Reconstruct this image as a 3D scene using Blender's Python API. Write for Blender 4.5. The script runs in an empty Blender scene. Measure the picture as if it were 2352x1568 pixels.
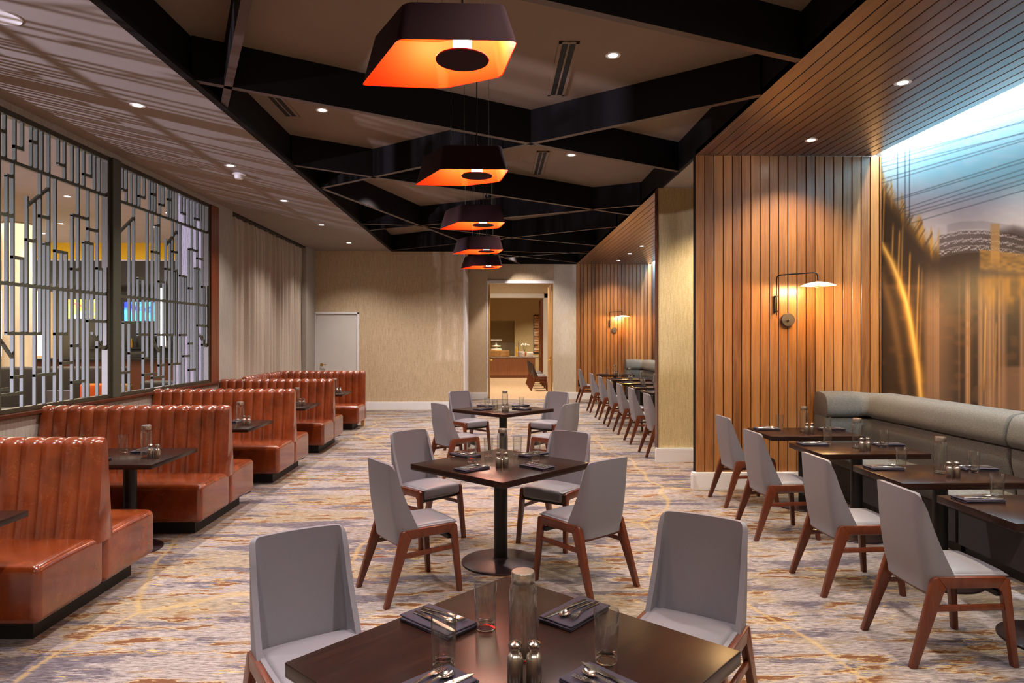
import bpy, bmesh, math, random
import numpy as np
from mathutils import Vector, Matrix
PI = math.pi
R = math.radians
random.seed(7)
SC = bpy.context.scene
COL = SC.collection

# ------------------------------------------------------------------ camera, world, exposure
cam_d = bpy.data.cameras.new('camera')
cam = bpy.data.objects.new('camera', cam_d)
COL.objects.link(cam)
cam.location = (0, 0, 1.70)
cam.rotation_euler = (R(90), 0, -math.atan(39 / 1540))
cam_d.sensor_width = 36
cam_d.lens = 36 * 1540 / 2352
cam_d.shift_y = -8 / 2352
cam_d.clip_start = 0.05
SC.camera = cam
world = bpy.data.worlds.new('world')
SC.world = world
world.use_nodes = True
world.node_tree.nodes['Background'].inputs[0].default_value = (0.9, 0.85, 0.9, 1)
world.node_tree.nodes['Background'].inputs[1].default_value = 0.02
SC.view_settings.view_transform = 'Standard'
SC.view_settings.look = 'None'
SC.view_settings.gamma = 1
SC.view_settings.use_curve_mapping = False
SC.view_settings.exposure = 0.85
SC.cycles.use_denoising = True
SC.cycles.max_bounces = 12
SC.cycles.diffuse_bounces = 4
SC.cycles.glossy_bounces = 4
SC.cycles.transmission_bounces = 12
SC.cycles.transparent_max_bounces = 24
SC.cycles.caustics_reflective = False
SC.cycles.caustics_refractive = False
SC.cycles.sample_clamp_indirect = 4.0
SC.cycles.use_light_tree = True

WARM = (1.0, 0.80, 0.58)
NEUT = (1.0, 0.92, 0.87)
COOL = (0.93, 0.90, 1.0)
L_SOFFIT = 150      # left soffit downlights
L_GRID = 210        # raised ceiling downlights
L_WOOD = 120        # wood soffit downlights
L_COVE = 36         # per metre, cove strip over the mural
L_PEND = 30
L_LOUNGE = 60
L_STREAK = 2900
CEIL = 3.76
TOP = 4.11

# ------------------------------------------------------------------ materials
def srgb(r, g, b):
    f = lambda c: (c / 255 / 12.92) if c / 255 <= 0.04045 else ((c / 255 + 0.055) / 1.055) ** 2.4
    return (f(r), f(g), f(b), 1)

class N:
    """small helper around a node tree"""
    def __init__(s, name):
        s.m = bpy.data.materials.new(name); s.m.use_nodes = True
        s.t = s.m.node_tree; s.b = s.t.nodes['Principled BSDF']
    def n(s, typ, **kw):
        x = s.t.nodes.new(typ)
        for k, v in kw.items():
            if k.startswith('i_'):
                x.inputs[k[2:].replace('_', ' ')].default_value = v
            else: setattr(x, k, v)
        return x
    def l(s, a, b): s.t.links.new(a, b)
    def coord(s, scale=(1, 1, 1), kind='Object', rot=(0, 0, 0)):
        c = s.n('ShaderNodeTexCoord'); mp = s.n('ShaderNodeMapping')
        mp.inputs['Scale'].default_value = scale; mp.inputs['Rotation'].default_value = rot
        s.l(c.outputs[kind], mp.inputs[0]); return mp.outputs[0]
    def noise(s, vec, scale=5, detail=3, rough=0.5, dist=0):
        x = s.n('ShaderNodeTexNoise'); x.inputs['Scale'].default_value = scale
        x.inputs['Detail'].default_value = detail; x.inputs['Roughness'].default_value = rough
        x.inputs['Distortion'].default_value = dist
        s.l(vec, x.inputs['Vector']); return x.outputs[0]
    def ramp(s, fac, stops, interp='LINEAR'):
        x = s.n('ShaderNodeValToRGB'); x.color_ramp.interpolation = interp
        e = x.color_ramp.elements
        while len(e) < len(stops): e.new(0.5)
        for i, (p, c) in enumerate(stops):
            e[i].position = p; e[i].color = c
        s.l(fac, x.inputs[0]); return x.outputs[0]
    def mix(s, fac, a, b, mode='MIX'):
        x = s.n('ShaderNodeMix', data_type='RGBA', blend_type=mode)
        for v, i in ((fac, 0), (a, 6), (b, 7)):
            if hasattr(v, 'is_output'): s.l(v, x.inputs[i])
            else: x.inputs[i].default_value = v
        return x.outputs[2]
    def math(s, op, a, b=0.0, c=0.0):
        x = s.n('ShaderNodeMath', operation=op)
        for v, i in ((a, 0), (b, 1), (c, 2)):
            if hasattr(v, 'is_output'): s.l(v, x.inputs[i])
            else: x.inputs[i].default_value = v
        return x.outputs[0]
    def bump(s, h, strength=0.2, dist=0.01):
        x = s.n('ShaderNodeBump'); x.inputs['Strength'].default_value = strength
        x.inputs['Distance'].default_value = dist
        s.l(h, x.inputs['Height']); s.l(x.outputs[0], s.b.inputs['Normal'])
    def set(s, **kw):
        for k, v in kw.items():
            k = k.replace('_', ' ')
            if hasattr(v, 'is_output'): s.l(v, s.b.inputs[k])
            else: s.b.inputs[k].default_value = v
        return s.m

def plain(name, col, rough=0.5, metal=0.0, nscale=30, amt=0.06, bump=0.0, spec=0.5):
    n = N(name)
    no = n.noise(n.coord(), nscale, 3)
    c2 = tuple(min(1, x * (1 + amt * 2)) for x in col[:3]) + (1,)
    c1 = tuple(x * (1 - amt * 2) for x in col[:3]) + (1,)
    n.set(Base_Color=n.ramp(no, [(0.3, c1), (0.7, c2)]), Roughness=rough, Metallic=metal)
    n.b.inputs['Specular IOR Level'].default_value = spec
    if bump: n.bump(no, bump, 0.002)
    return n.m

def emis(name, col, strength):
    n = N(name)
    return n.set(Base_Color=col, Emission_Color=col, Emission_Strength=strength)

def wood(name, cols, axis, width=None, woff=0.0, along=2, rough=0.35, dens=1.0, coat=0.0, spec=0.5):
    """grain runs along axis index `along`; plank index counted on `axis`"""
    n = N(name)
    tc = n.n('ShaderNodeTexCoord').outputs['Object']
    sep = n.n('ShaderNodeSeparateXYZ'); n.l(tc, sep.inputs[0])
    if width:
        idx = n.math('FLOOR', n.math('DIVIDE', n.math('SUBTRACT', sep.outputs[axis], woff), width))
        wn = n.n('ShaderNodeTexWhiteNoise', noise_dimensions='1D'); n.l(idx, wn.inputs['W'])
        rnd = wn.outputs['Value']
    else:
        v = n.n('ShaderNodeValue'); v.outputs[0].default_value = 0.4; rnd = v.outputs[0]
    comb = n.n('ShaderNodeCombineXYZ')
    for i in range(3):
        k = 1.6 if i == along else 34 * dens
        v = n.math('MULTIPLY', sep.outputs[i], k)
        if width: v = n.math('ADD', v, n.math('MULTIPLY', rnd, 37.0 + 11 * i))
        n.l(v, comb.inputs[i])
    g = n.noise(comb.outputs[0], 1.0, 5, 0.62, 0.6)
    g2 = n.noise(comb.outputs[0], 4.0, 2, 0.5)
    mixv = n.math('ADD', n.math('MULTIPLY', g, 0.65), n.math('ADD', n.math('MULTIPLY', rnd, 0.28), n.math('MULTIPLY', g2, 0.12)))
    c = n.ramp(mixv, [(0.28, cols[0]), (0.5, cols[1]), (0.75, cols[2])])
    n.set(Base_Color=c, Roughness=rough)
    n.b.inputs['Specular IOR Level'].default_value = spec
    n.b.inputs['Coat Weight'].default_value = coat
    n.b.inputs['Coat Roughness'].default_value = 0.25
    n.bump(g2, 0.05, 0.002)
    return n.m

PLW = 0.105
M = {}
W1 = (srgb(104, 62, 32), srgb(148, 95, 50), srgb(178, 122, 68))
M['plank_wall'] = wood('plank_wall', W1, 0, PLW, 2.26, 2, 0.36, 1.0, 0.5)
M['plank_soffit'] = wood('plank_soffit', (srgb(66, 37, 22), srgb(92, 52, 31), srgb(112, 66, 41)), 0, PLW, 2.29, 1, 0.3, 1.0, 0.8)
M['chair_wood'] = wood('chair_wood', (srgb(62, 26, 12), srgb(94, 42, 20), srgb(116, 56, 28)), 1, None, 0, 2, 0.32, 0.8, 0.2)
M['table_wood'] = wood('table_wood', (srgb(24, 12, 9), srgb(36, 19, 14), srgb(50, 27, 19)), 1, None, 0, 0, 0.26, 1.3, 0.0, 0.22)
M['dark_wood'] = wood('dark_wood', (srgb(48, 22, 12), srgb(74, 36, 20), srgb(92, 48, 28)), 1, None, 0, 1, 0.35)
M['jamb_wood'] = wood('jamb_wood', (srgb(72, 32, 16), srgb(104, 50, 26), srgb(124, 64, 36)), 1, None, 0, 2, 0.35)
M['light_wood'] = wood('light_wood', (srgb(186, 128, 62), srgb(214, 158, 88), srgb(228, 178, 110)), 0, 0.12, 0, 2, 0.4)
M['door_wood'] = wood('door_wood', (srgb(150, 112, 66), srgb(178, 138, 88), srgb(196, 158, 106)), 0, None, 0, 2, 0.35)
M['counter_wood'] = wood('counter_wood', (srgb(150, 96, 64), srgb(172, 116, 82), srgb(186, 132, 96)), 0, None, 0, 2, 0.4)
M['black_wood'] = plain('black_wood', srgb(16, 13, 12), 0.55)
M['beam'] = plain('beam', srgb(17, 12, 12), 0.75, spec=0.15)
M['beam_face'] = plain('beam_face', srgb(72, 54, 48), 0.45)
M['plaster'] = plain('plaster', srgb(140, 128, 120), 0.75, 0, 3, 0.02)
M['panel_ceiling'] = plain('panel_ceiling', srgb(128, 108, 90), 0.7, 0, 2, 0.02)
M['white_trim'] = plain('white_trim', srgb(226, 222, 222), 0.4, 0, 4, 0.01)
M['white_door'] = plain('white_door', srgb(206, 200, 194), 0.45, 0, 4, 0.01)
M['black_metal'] = plain('black_metal', srgb(20, 19, 20), 0.38, 0.3)
M['dark_grey_metal'] = plain('dark_grey_metal', srgb(78, 70, 64), 0.4, 0.4)
M['bronze'] = plain('bronze', srgb(64, 65, 52), 0.5, 0.1, 18, 0.03)
M['bronze_dark'] = plain('bronze_dark', srgb(62, 56, 42), 0.42, 0.3, 18, 0.03)
M['steel'] = plain('steel', srgb(200, 192, 184), 0.16, 1.0, 60, 0.02)
M['brushed'] = plain('brushed', srgb(190, 182, 172), 0.28, 1.0, 60, 0.03)
M['brass'] = plain('brass', srgb(222, 176, 70), 0.2, 1.0, 40, 0.02)
M['vinyl'] = plain('vinyl', srgb(116, 113, 120), 0.42, 0, 220, 0.02, 0.05)
M['vinyl_backlit'] = plain('vinyl_backlit', srgb(58, 46, 46), 0.42, 0, 220, 0.02, 0.05)  # same grey vinyl, back-lit shade put into its colour
M['napkin'] = plain('napkin', srgb(38, 30, 45), 0.85, 0, 160, 0.06, 0.2)
M['dark_fabric'] = plain('dark_fabric', srgb(50, 46, 46), 0.8, 0, 120, 0.06, 0.2)
M['orange_fabric'] = plain('orange_fabric', srgb(214, 90, 20), 0.8, 0, 80, 0.08, 0.2)
M['tan_fabric'] = plain('tan_fabric', srgb(120, 94, 48), 0.8, 0, 80, 0.08, 0.2)
M['white_ceramic'] = plain('white_ceramic', srgb(238, 232, 226), 0.25, 0, 4, 0.01)
M['shade_out'] = plain('shade_out', srgb(44, 18, 22), 0.9, 0, 240, 0.05, 0.1, spec=0.2)
M['shade_in'] = plain('shade_in', (0.95, 0.021, 0.0006, 1), 0.7, 0, 240, 0.03, 0.0, spec=0.1)
M['yellow_wall'] = plain('yellow_wall', srgb(226, 184, 30), 0.6, 0, 3, 0.02)
M['slot'] = plain('slot', srgb(6, 5, 5), 0.7)
M['marble'] = plain('marble', srgb(206, 196, 178), 0.3, 0, 2, 0.06)
M['lens'] = emis('lens', (1.0, 0.93, 0.86, 1), 26)
M['bulb'] = emis('bulb', (1.0, 0.90, 0.82, 1), 14)
M['led'] = emis('led', (0.66, 0.84, 1.0, 1), 14)
M['warm_glow'] = emis('warm_glow', (1.0, 0.78, 0.48, 1), 3.2)
M['tube_glow'] = emis('tube_glow', (1.0, 0.97, 0.93, 1), 9)
M['oil'] = plain('oil', srgb(206, 150, 20), 0.2)
M['plant'] = plain('plant', srgb(86, 104, 50), 0.6)

def make_wallpaper(name, c1, c2):
    n = N(name)
    a = n.noise(n.coord((90, 90, 6)), 1.0, 3, 0.6)
    b = n.noise(n.coord((40, 40, 160)), 1.0, 2, 0.5)
    m = n.math('ADD', n.math('MULTIPLY', a, 0.55), n.math('MULTIPLY', b, 0.45))
    n.set(Base_Color=n.ramp(m, [(0.35, c1), (0.65, c2)]), Roughness=0.62)
    n.bump(m, 0.25, 0.002)
    return n.m
M['wallpaper'] = make_wallpaper('wallpaper', srgb(172, 148, 116), srgb(208, 184, 150))
M['wallpaper_yellow'] = make_wallpaper('wallpaper_yellow', srgb(178, 158, 112), srgb(212, 192, 146))
M['wallpaper_grey'] = make_wallpaper('wallpaper_grey', srgb(140, 132, 122), srgb(172, 162, 150))
M['wallpaper_pale'] = make_wallpaper('wallpaper_pale', srgb(182, 166, 142), srgb(216, 202, 180))
M['wallpaper_lilac'] = make_wallpaper('wallpaper_lilac', srgb(128, 122, 134), srgb(190, 184, 196))

def make_leather():
    n = N('leather')
    co = n.coord()
    a = n.noise(co, 5, 3, 0.55)
    base = n.ramp(a, [(0.3, srgb(98, 40, 16)), (0.5, srgb(120, 51, 20)), (0.72, srgb(136, 62, 25))])
    ln = n.noise(co, 15, 3, 0.5, 0.6)
    vein = n.math('MULTIPLY', n.ramp(ln, [(0.484, (0, 0, 0, 1)), (0.5, (1, 1, 1, 1)), (0.516, (0, 0, 0, 1))]), n.ramp(n.noise(co, 8, 2), [(0.42, (0, 0, 0, 1)), (0.62, (1, 1, 1, 1))]))
    col = n.mix(n.math('MULTIPLY', vein, 0.18), base, srgb(196, 120, 70))
    n.set(Base_Color=col, Roughness=n.ramp(a, [(0.3, (0.19,) * 3 + (1,)), (0.7, (0.26,) * 3 + (1,))]))
    n.b.inputs['Specular IOR Level'].default_value = 0.6; n.b.inputs['Coat Weight'].default_value = 0.6; n.b.inputs['Coat Roughness'].default_value = 0.12
    n.bump(n.noise(co, 60, 3, 0.6), 0.05, 0.003)
    return n.m
M['leather'] = make_leather()

def make_weave():
    n = N('grey_weave')
    a = n.noise(n.coord((60, 60, 420)), 1, 3, 0.6); b = n.noise(n.coord((420, 420, 60)), 1, 2, 0.6)
    m = n.math('ADD', n.math('MULTIPLY', a, 0.6), n.math('MULTIPLY', b, 0.4))
    n.set(Base_Color=n.ramp(m, [(0.32, srgb(56, 53, 50)), (0.66, srgb(110, 105, 98))]), Roughness=0.8)
    n.bump(m, 0.3, 0.002)
    return n.m
M['grey_weave'] = make_weave()

def make_curtain():
    n = N('curtain_cloth')
    a = n.noise(n.coord((70, 70, 500)), 1, 3, 0.6)
    n.set(Base_Color=n.ramp(a, [(0.3, srgb(158, 142, 126)), (0.7, srgb(196, 180, 162))]), Roughness=0.85)
    n.bump(a, 0.25, 0.002)
    return n.m
M['curtain_cloth'] = make_curtain()

def make_glass():
    n = N('clear_glass')
    out = n.t.nodes['Material Output']; n.t.nodes.remove(n.b)
    lw = n.n('ShaderNodeLayerWeight'); lw.inputs['Blend'].default_value = 0.5
    tr = n.n('ShaderNodeBsdfTransparent'); tr.inputs[0].default_value = (0.975, 0.985, 0.98, 1)
    gl = n.n('ShaderNodeBsdfGlossy'); gl.inputs['Roughness'].default_value = 0.01
    mx = n.n('ShaderNodeMixShader')
    n.l(n.math('ADD', n.math('MULTIPLY', n.math('POWER', lw.outputs['Facing'], 2.6), 0.9), 0.07), mx.inputs[0])
    n.l(tr.outputs[0], mx.inputs[1]); n.l(gl.outputs[0], mx.inputs[2]); n.l(mx.outputs[0], out.inputs[0])
    return n.m
M['glass'] = make_glass()
n_ = N('thick_glass'); n_.b.inputs['Transmission Weight'].default_value = 1.0
M['thick_glass'] = n_.set(Base_Color=(0.96, 0.98, 0.97, 1), Roughness=0.02, IOR=1.45)

def make_carpet():
    n = N('patterned_carpet')
    co = n.coord()
    fine = n.noise(n.coord((9, 62, 1)), 1.0, 5, 0.7, 0.15)
    fine2 = n.noise(n.coord((16, 95, 5)), 1.0, 3, 0.65)
    fib = n.noise(co, 300, 2, 0.6)
    def patch(sc, seed, lo, w=0.018, k=0.42):
        a = n.noise(n.coord(sc + (1,), rot=(0, 0, seed * 0.004)), 1.0, 3, 0.55, 0.25)
        m = n.math('ADD', a, n.math('MULTIPLY', n.math('SUBTRACT', fine, 0.5), k))
        return n.ramp(m, [(lo, (0, 0, 0, 1)), (lo + w, (1, 1, 1, 1))])
    base = n.ramp(fine2, [(0.36, srgb(108, 98, 94)), (0.5, srgb(142, 132, 129)), (0.64, srgb(164, 155, 153))])
    col = n.mix(n.math('MULTIPLY', patch((0.7, 1.9), 3, 0.53, 0.03, 0.3), 0.6), base, n.ramp(fine2, [(0.36, srgb(112, 98, 76)), (0.6, srgb(150, 134, 104))]))
    col = n.mix(n.math('MULTIPLY', patch((1.15, 5.6), 11, 0.545), 0.9), col, n.ramp(fine2, [(0.4, srgb(72, 66, 74)), (0.62, srgb(106, 100, 110))]))
    gate = patch((0.8, 2.4), 23, 0.46, 0.06, 0.2)
    och = n.math('MULTIPLY', patch((3.1, 13.0), 31, 0.535, 0.012, 0.5), gate)
    col = n.mix(n.math('MULTIPLY', och, 0.8), col, srgb(176, 152, 106))
    rust = n.math('MULTIPLY', patch((3.1, 13.0), 31, 0.572, 0.012, 0.5), gate)
    col = n.mix(n.math('MULTIPLY', rust, 0.92), col, srgb(98, 58, 38))
    dash = n.ramp(fine, [(0.36, (1, 1, 1, 1)), (0.39, (0, 0, 0, 1))])
    col = n.mix(n.math('MULTIPLY', dash, 0.75), col, srgb(92, 68, 50))
    dash2 = n.ramp(n.noise(n.coord((5, 34, 9)), 1.0, 5, 0.65, 0.2), [(0.64, (0, 0, 0, 1)), (0.655, (1, 1, 1, 1))])
    col = n.mix(n.math('MULTIPLY', dash2, 0.7), col, srgb(196, 170, 112))
    # meandering yellow lines between large cells
    wob = n.n('ShaderNodeTexNoise'); wob.inputs['Scale'].default_value = 0.7; wob.inputs['Detail'].default_value = 1
    n.l(co, wob.inputs['Vector'])
    sc = n.n('ShaderNodeVectorMath', operation='SCALE'); sc.inputs['Scale'].default_value = 0.35
    n.l(wob.outputs['Color'], sc.inputs[0])
    ad = n.n('ShaderNodeVectorMath', operation='ADD'); n.l(n.coord((0.52, 0.22, 0)), ad.inputs[0]); n.l(sc.outputs[0], ad.inputs[1])
    v = n.n('ShaderNodeTexVoronoi', feature='DISTANCE_TO_EDGE', voronoi_dimensions='2D'); v.inputs['Scale'].default_value = 1.0
    n.l(ad.outputs[0], v.inputs['Vector'])
    edge = n.math('ADD', v.outputs['Distance'], n.math('MULTIPLY', n.math('SUBTRACT', fine, 0.5), 0.05))
    line = n.ramp(edge, [(0.0, (1, 1, 1, 1)), (0.005, (1, 1, 1, 1)), (0.009, (0, 0, 0, 1))])
    col = n.mix(n.math('MULTIPLY', line, 0.55), col, srgb(178, 150, 98))
    col = n.mix(0.4, col, n.ramp(fib, [(0.3, (0.2, 0.2, 0.2, 1)), (0.7, (0.8, 0.8, 0.8, 1))]), 'OVERLAY')
    n.set(Base_Color=col, Roughness=0.95)
    n.b.inputs['Specular IOR Level'].default_value = 0.1
    n.bump(fib, 0.5, 0.004)
    return n.m
M['carpet'] = make_carpet()
def make_plain_carpet():
    n = N('tan_carpet')
    a = n.noise(n.coord((5, 30, 1)), 2, 4, 0.6)
    n.set(Base_Color=n.ramp(a, [(0.35, srgb(150, 122, 92)), (0.65, srgb(196, 168, 136))]), Roughness=0.95)
    return n.m
M['tan_carpet'] = make_plain_carpet()
def make_granite():
    n = N('granite'); a = n.noise(n.coord(), 60, 3)
    return n.set(Base_Color=n.ramp(a, [(0.35, srgb(110, 96, 88)), (0.6, srgb(180, 166, 156))]), Roughness=0.3)
M['granite'] = make_granite()

# ------------------------------------------------------------------ mesh helpers
def obj(name, bm, mats, parent=None, smooth=False, loc=None, rz=None):
    me = bpy.data.meshes.new(name)
    bmesh.ops.recalc_face_normals(bm, faces=bm.faces)
    bm.to_mesh(me); bm.free()
    for m in (mats if isinstance(mats, (list, tuple)) else [mats]):
        me.materials.append(M[m] if isinstance(m, str) else m)
    if smooth:
        me.polygons.foreach_set('use_smooth', [True] * len(me.polygons))
        me.set_sharp_from_angle(angle=R(38))
    o = bpy.data.objects.new(name, me); COL.objects.link(o)
    if parent: o.parent = parent
    if loc is not None: o.location = loc
    if rz is not None: o.rotation_euler = (0, 0, rz)
    return o

def tag(o, label=None, cat=None, group=None, kind=None):
    if label: o['label'] = label
    if cat: o['category'] = cat
    if group: o['group'] = group
    if kind: o['kind'] = kind
    return o

def thing(name, label, cat, loc=(0, 0, 0), rz=0.0, group=None):
    o = bpy.data.objects.new(name, None); COL.objects.link(o)
    o.empty_display_size = 0.1
    o.location = loc; o.rotation_euler = (0, 0, rz)
    return tag(o, label, cat, group)

def struct(name, bm, mats, smooth=False):
    return tag(obj(name, bm, mats, None, smooth), kind='structure')

def kids(o): return [c for c in COL.objects if c.parent == o]
def dup(root, loc, rz, label, group=None, tree=None):
    r = root.copy(); COL.objects.link(r); r.location = loc; r.rotation_euler = (0, 0, rz)
    r['label'] = label
    if group: r['group'] = group
    for ch, gs in (tree if tree is not None else [(c, kids(c)) for c in kids(root)]):
        c = ch.copy(); COL.objects.link(c); c.parent = r
        for g in gs:
            d = g.copy(); COL.objects.link(d); d.parent = c
    return r
def treeof(o): return [(c, kids(c)) for c in kids(o)]

class Stamp:
    """first call moves the prototype itself, later calls copy it"""
    def __init__(s, proto): s.p = proto; s.t = treeof(proto); s.used = False
    def put(s, loc, rz, label, group=None):
        if not s.used:
            s.used = True; s.p.location = loc; s.p.rotation_euler = (0, 0, rz); s.p['label'] = label
            if group: s.p['group'] = group
            return s.p
        return dup(s.p, loc, rz, label, group, s.t)

def box(bm, x0, x1, y0, y1, z0, z1, bev=0.0, seg=2, mi=0):
    t = bmesh.new()
    bmesh.ops.create_cube(t, size=1)
    for v in t.verts:
        v.co = Vector((x0 + (v.co.x + .5) * (x1 - x0), y0 + (v.co.y + .5) * (y1 - y0), z0 + (v.co.z + .5) * (z1 - z0)))
    if bev: bmesh.ops.bevel(t, geom=t.edges[:], offset=bev, segments=seg, profile=0.5, affect='EDGES')
    merge(bm, t, mi)
def merge(bm, t, mi=0, mat=None):
    if mat is not None: t.transform(mat)
    vm = {}
    for v in t.verts: vm[v] = bm.verts.new(v.co)
    for f in t.faces:
        try: nf = bm.faces.new([vm[v] for v in f.verts]); nf.material_index = mi or f.material_index
        except ValueError: pass
    t.free()
def B(*args, **kw):
    bm = bmesh.new(); box(bm, *args, **kw); return bm
def boxes(lst, bev=0.0):
    bm = bmesh.new()
    for a in lst: box(bm, *a, bev=bev)
    return bm

def prism(bm, pts, axis, a0, a1, bev=0.0, warp=None, mi=0):
    """pts: 2D outline in the two other axes (x,z for axis y; x,y for axis z; y,z for axis x)"""
    t = bmesh.new()
    def mk(p, a):
        if axis == 'y': return (p[0], a, p[1])
        if axis == 'z': return (p[0], p[1], a)
        return (a, p[0], p[1])
    v0 = [t.verts.new(mk(p, a0)) for p in pts]; v1 = [t.verts.new(mk(p, a1)) for p in pts]
    t.faces.new(v0); t.faces.new(v1[::-1])
    for i in range(len(pts)):
        j = (i + 1) % len(pts); t.faces.new((v0[i], v0[j], v1[j], v1[i]))
    bmesh.ops.recalc_face_normals(t, faces=t.faces)
    if bev: bmesh.ops.bevel(t, geom=t.edges[:], offset=bev, segments=2, profile=0.5, affect='EDGES')
    if warp:
        for v in t.verts: v.co = warp(v.co)
    merge(bm, t, mi)

def lathe(bm, prof, seg=24, c=(0, 0, 0), mi=0, axis='z'):
    rings = []
    for r, z in prof:
        if r < 1e-5: rings.append([bm.verts.new((c[0], c[1], c[2] + z))])
        else:
            rings.append([bm.verts.new((c[0] + r * math.cos(2 * PI * k / seg), c[1] + r * math.sin(2 * PI * k / seg), c[2] + z)) for k in range(seg)])
    for a, b in zip(rings, rings[1:]):
        for k in range(seg):
            k2 = (k + 1) % seg
            if len(a) == 1 and len(b) == 1: continue
            if len(a) == 1: f = (a[0], b[k], b[k2])
            elif len(b) == 1: f = (a[k], b[0], a[k2])
            else: f = (a[k], b[k], b[k2], a[k2])
            bm.faces.new(f).material_index = mi

def tube(bm, path, r, seg=10, mi=0, caps=True):
    P = [Vector(p) for p in path]; rings = []
    up = Vector((0, 0, 1))
    for i, p in enumerate(P):
        d = (P[min(i + 1, len(P) - 1)] - P[max(i - 1, 0)]).normalized()
        a = d.cross(up)
        if a.length < 1e-3: a = d.cross(Vector((0, 1, 0)))
        a.normalize(); b = d.cross(a).normalized()
        rr = r[i] if isinstance(r, (list, tuple)) else r
        rings.append([bm.verts.new(p + (a * math.cos(2 * PI * k / seg) + b * math.sin(2 * PI * k / seg)) * rr) for k in range(seg)])
    for A, Bq in zip(rings, rings[1:]):
        for k in range(seg): bm.faces.new((A[k], A[(k + 1) % seg], Bq[(k + 1) % seg], Bq[k])).material_index = mi
    if caps:
        bm.faces.new(rings[0][::-1]).material_index = mi; bm.faces.new(rings[-1]).material_index = mi

def arc(c, r, a0, a1, n, plane='xz'):
    out = []
    for i in range(n + 1):
        a = a0 + (a1 - a0) * i / n
        u, v = r * math.cos(a), r * math.sin(a)
        out.append((c[0] + u, c[1], c[2] + v) if plane == 'xz' else (c[0], c[1] + u, c[2] + v) if plane == 'yz' else (c[0] + u, c[1] + v, c[2]))
    return out

def rbox(bm, x0, x1, y0, y1, z0, z1, r=0.03, seg=3, mid=(4, 4, 2), warp=None, mi=0):
    """rounded soft block, optionally warped"""
    c = Vector(((x0 + x1) / 2, (y0 + y1) / 2, (z0 + z1) / 2)); h = ((x1 - x0) / 2, (y1 - y0) / 2, (z1 - z0) / 2)
    ax = []
    for i in range(3):
        rr = min(r, h[i] * 0.98)
        edge = [math.tan(PI / 4 * k / seg) * rr for k in range(seg, 0, -1)]
        inner = h[i] - rr
        pos = [-inner - e for e in edge] + [-inner + 2 * inner * k / mid[i] for k in range(mid[i] + 1)] + [inner + e for e in edge[::-1]]
        ax.append(pos)
    cache = {}
    def vert(i, j, k):
        key = (i, j, k)
        if key not in cache:
            q = Vector((ax[0][i], ax[1][j], ax[2][k]))
            inn = Vector([max(-h[a] + min(r, h[a] * .98), min(h[a] - min(r, h[a] * .98), q[a])) for a in range(3)])
            d = q - inn
            if d.length > 1e-9: q = inn + d.normalized() * r
            p = q + c
            if warp: p = warp(p)
            cache[key] = bm.verts.new(p)
        return cache[key]
    n = [len(a) - 1 for a in ax]
    for a, b, cc in ((0, 1, 2), (1, 2, 0), (0, 2, 1)):
        for s in (0, n[cc]):
            for i in range(n[a]):
                for j in range(n[b]):
                    q = []
                    for di, dj in ((0, 0), (1, 0), (1, 1), (0, 1)):
                        idx = [0, 0, 0]; idx[a] = i + di; idx[b] = j + dj; idx[cc] = s
                        q.append(vert(*idx))
                    try: bm.faces.new(q).material_index = mi
                    except ValueError: pass

def grid(bm, f, nu, nv, closed_u=False, mi=0):
    V = [[bm.verts.new(f(i / nu, j / nv)) for j in range(nv + 1)] for i in range(nu + (0 if closed_u else 1))]
    m = len(V)
    for i in range(nu):
        for j in range(nv):
            a, b = V[i % m], V[(i + 1) % m]
            bm.faces.new((a[j], b[j], b[j + 1], a[j + 1])).material_index = mi
    return V

def thicken(bm, t):
    """give an open surface real thickness"""
    bmesh.ops.recalc_face_normals(bm, faces=bm.faces)
    bmesh.ops.solidify(bm, geom=bm.faces[:], thickness=t)

def sstep(a, b, x):
    t = max(0.0, min(1.0, (x - a) / (b - a))); return t * t * (3 - 2 * t)

def spot(name, loc, energy, col, parent=None, size=R(120), blend=0.8, rad=0.03, rot=(0, 0, 0)):
    d = bpy.data.lights.new(name, 'SPOT'); d.energy = energy; d.color = col
    d.spot_size = size; d.spot_blend = blend; d.shadow_soft_size = rad
    o = bpy.data.objects.new(name, d); COL.objects.link(o); o.location = loc; o.rotation_euler = rot
    if parent: o.parent = parent
    return o
def point(name, loc, energy, col, parent=None, rad=0.05):
    d = bpy.data.lights.new(name, 'POINT'); d.energy = energy; d.color = col; d.shadow_soft_size = rad
    o = bpy.data.objects.new(name, d); COL.objects.link(o); o.location = loc
    if parent: o.parent = parent
    return o
def area(name, loc, rot, sx, sy, energy, col, parent=None):
    d = bpy.data.lights.new(name, 'AREA'); d.shape = 'RECTANGLE'; d.size = sx; d.size_y = sy; d.energy = energy; d.color = col
    o = bpy.data.objects.new(name, d); COL.objects.link(o); o.location = loc; o.rotation_euler = rot
    if parent: o.parent = parent
    return o

# ------------------------------------------------------------------ room shell
XL, XR = -4.25, 4.40           # left wall, mural wall
GL, GR = -2.43, 2.26           # dark grid zone between soffits
YB, YD, YN = 15.96, 18.6, -2.6  # left end wall, far end wall, wall behind the camera
struct('floor', B(-4.4, 4.6, YN - .1, 18.62, -0.1, 0), 'carpet')
struct('floor', B(-3.2, 5.0, 18.62, 31.2, -0.1, 0), 'tan_carpet')
struct('floor', B(-15.2, -4.4, -2.7, 21.2, -0.1, 0), 'tan_carpet')
# left soffit, raised ceiling, soffit over alcove
struct('ceiling', B(XL - .3, GL - .03, YN, YB, CEIL, CEIL + .08), 'plaster')
struct('ceiling', B(XL - .1, 5.0, YN, YD + .2, TOP, TOP + .1), 'panel_ceiling')
struct('ceiling', boxes([(GR + .05, 5.0, 7.62, 9.17, CEIL, CEIL + .05)]), 'plaster')
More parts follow.
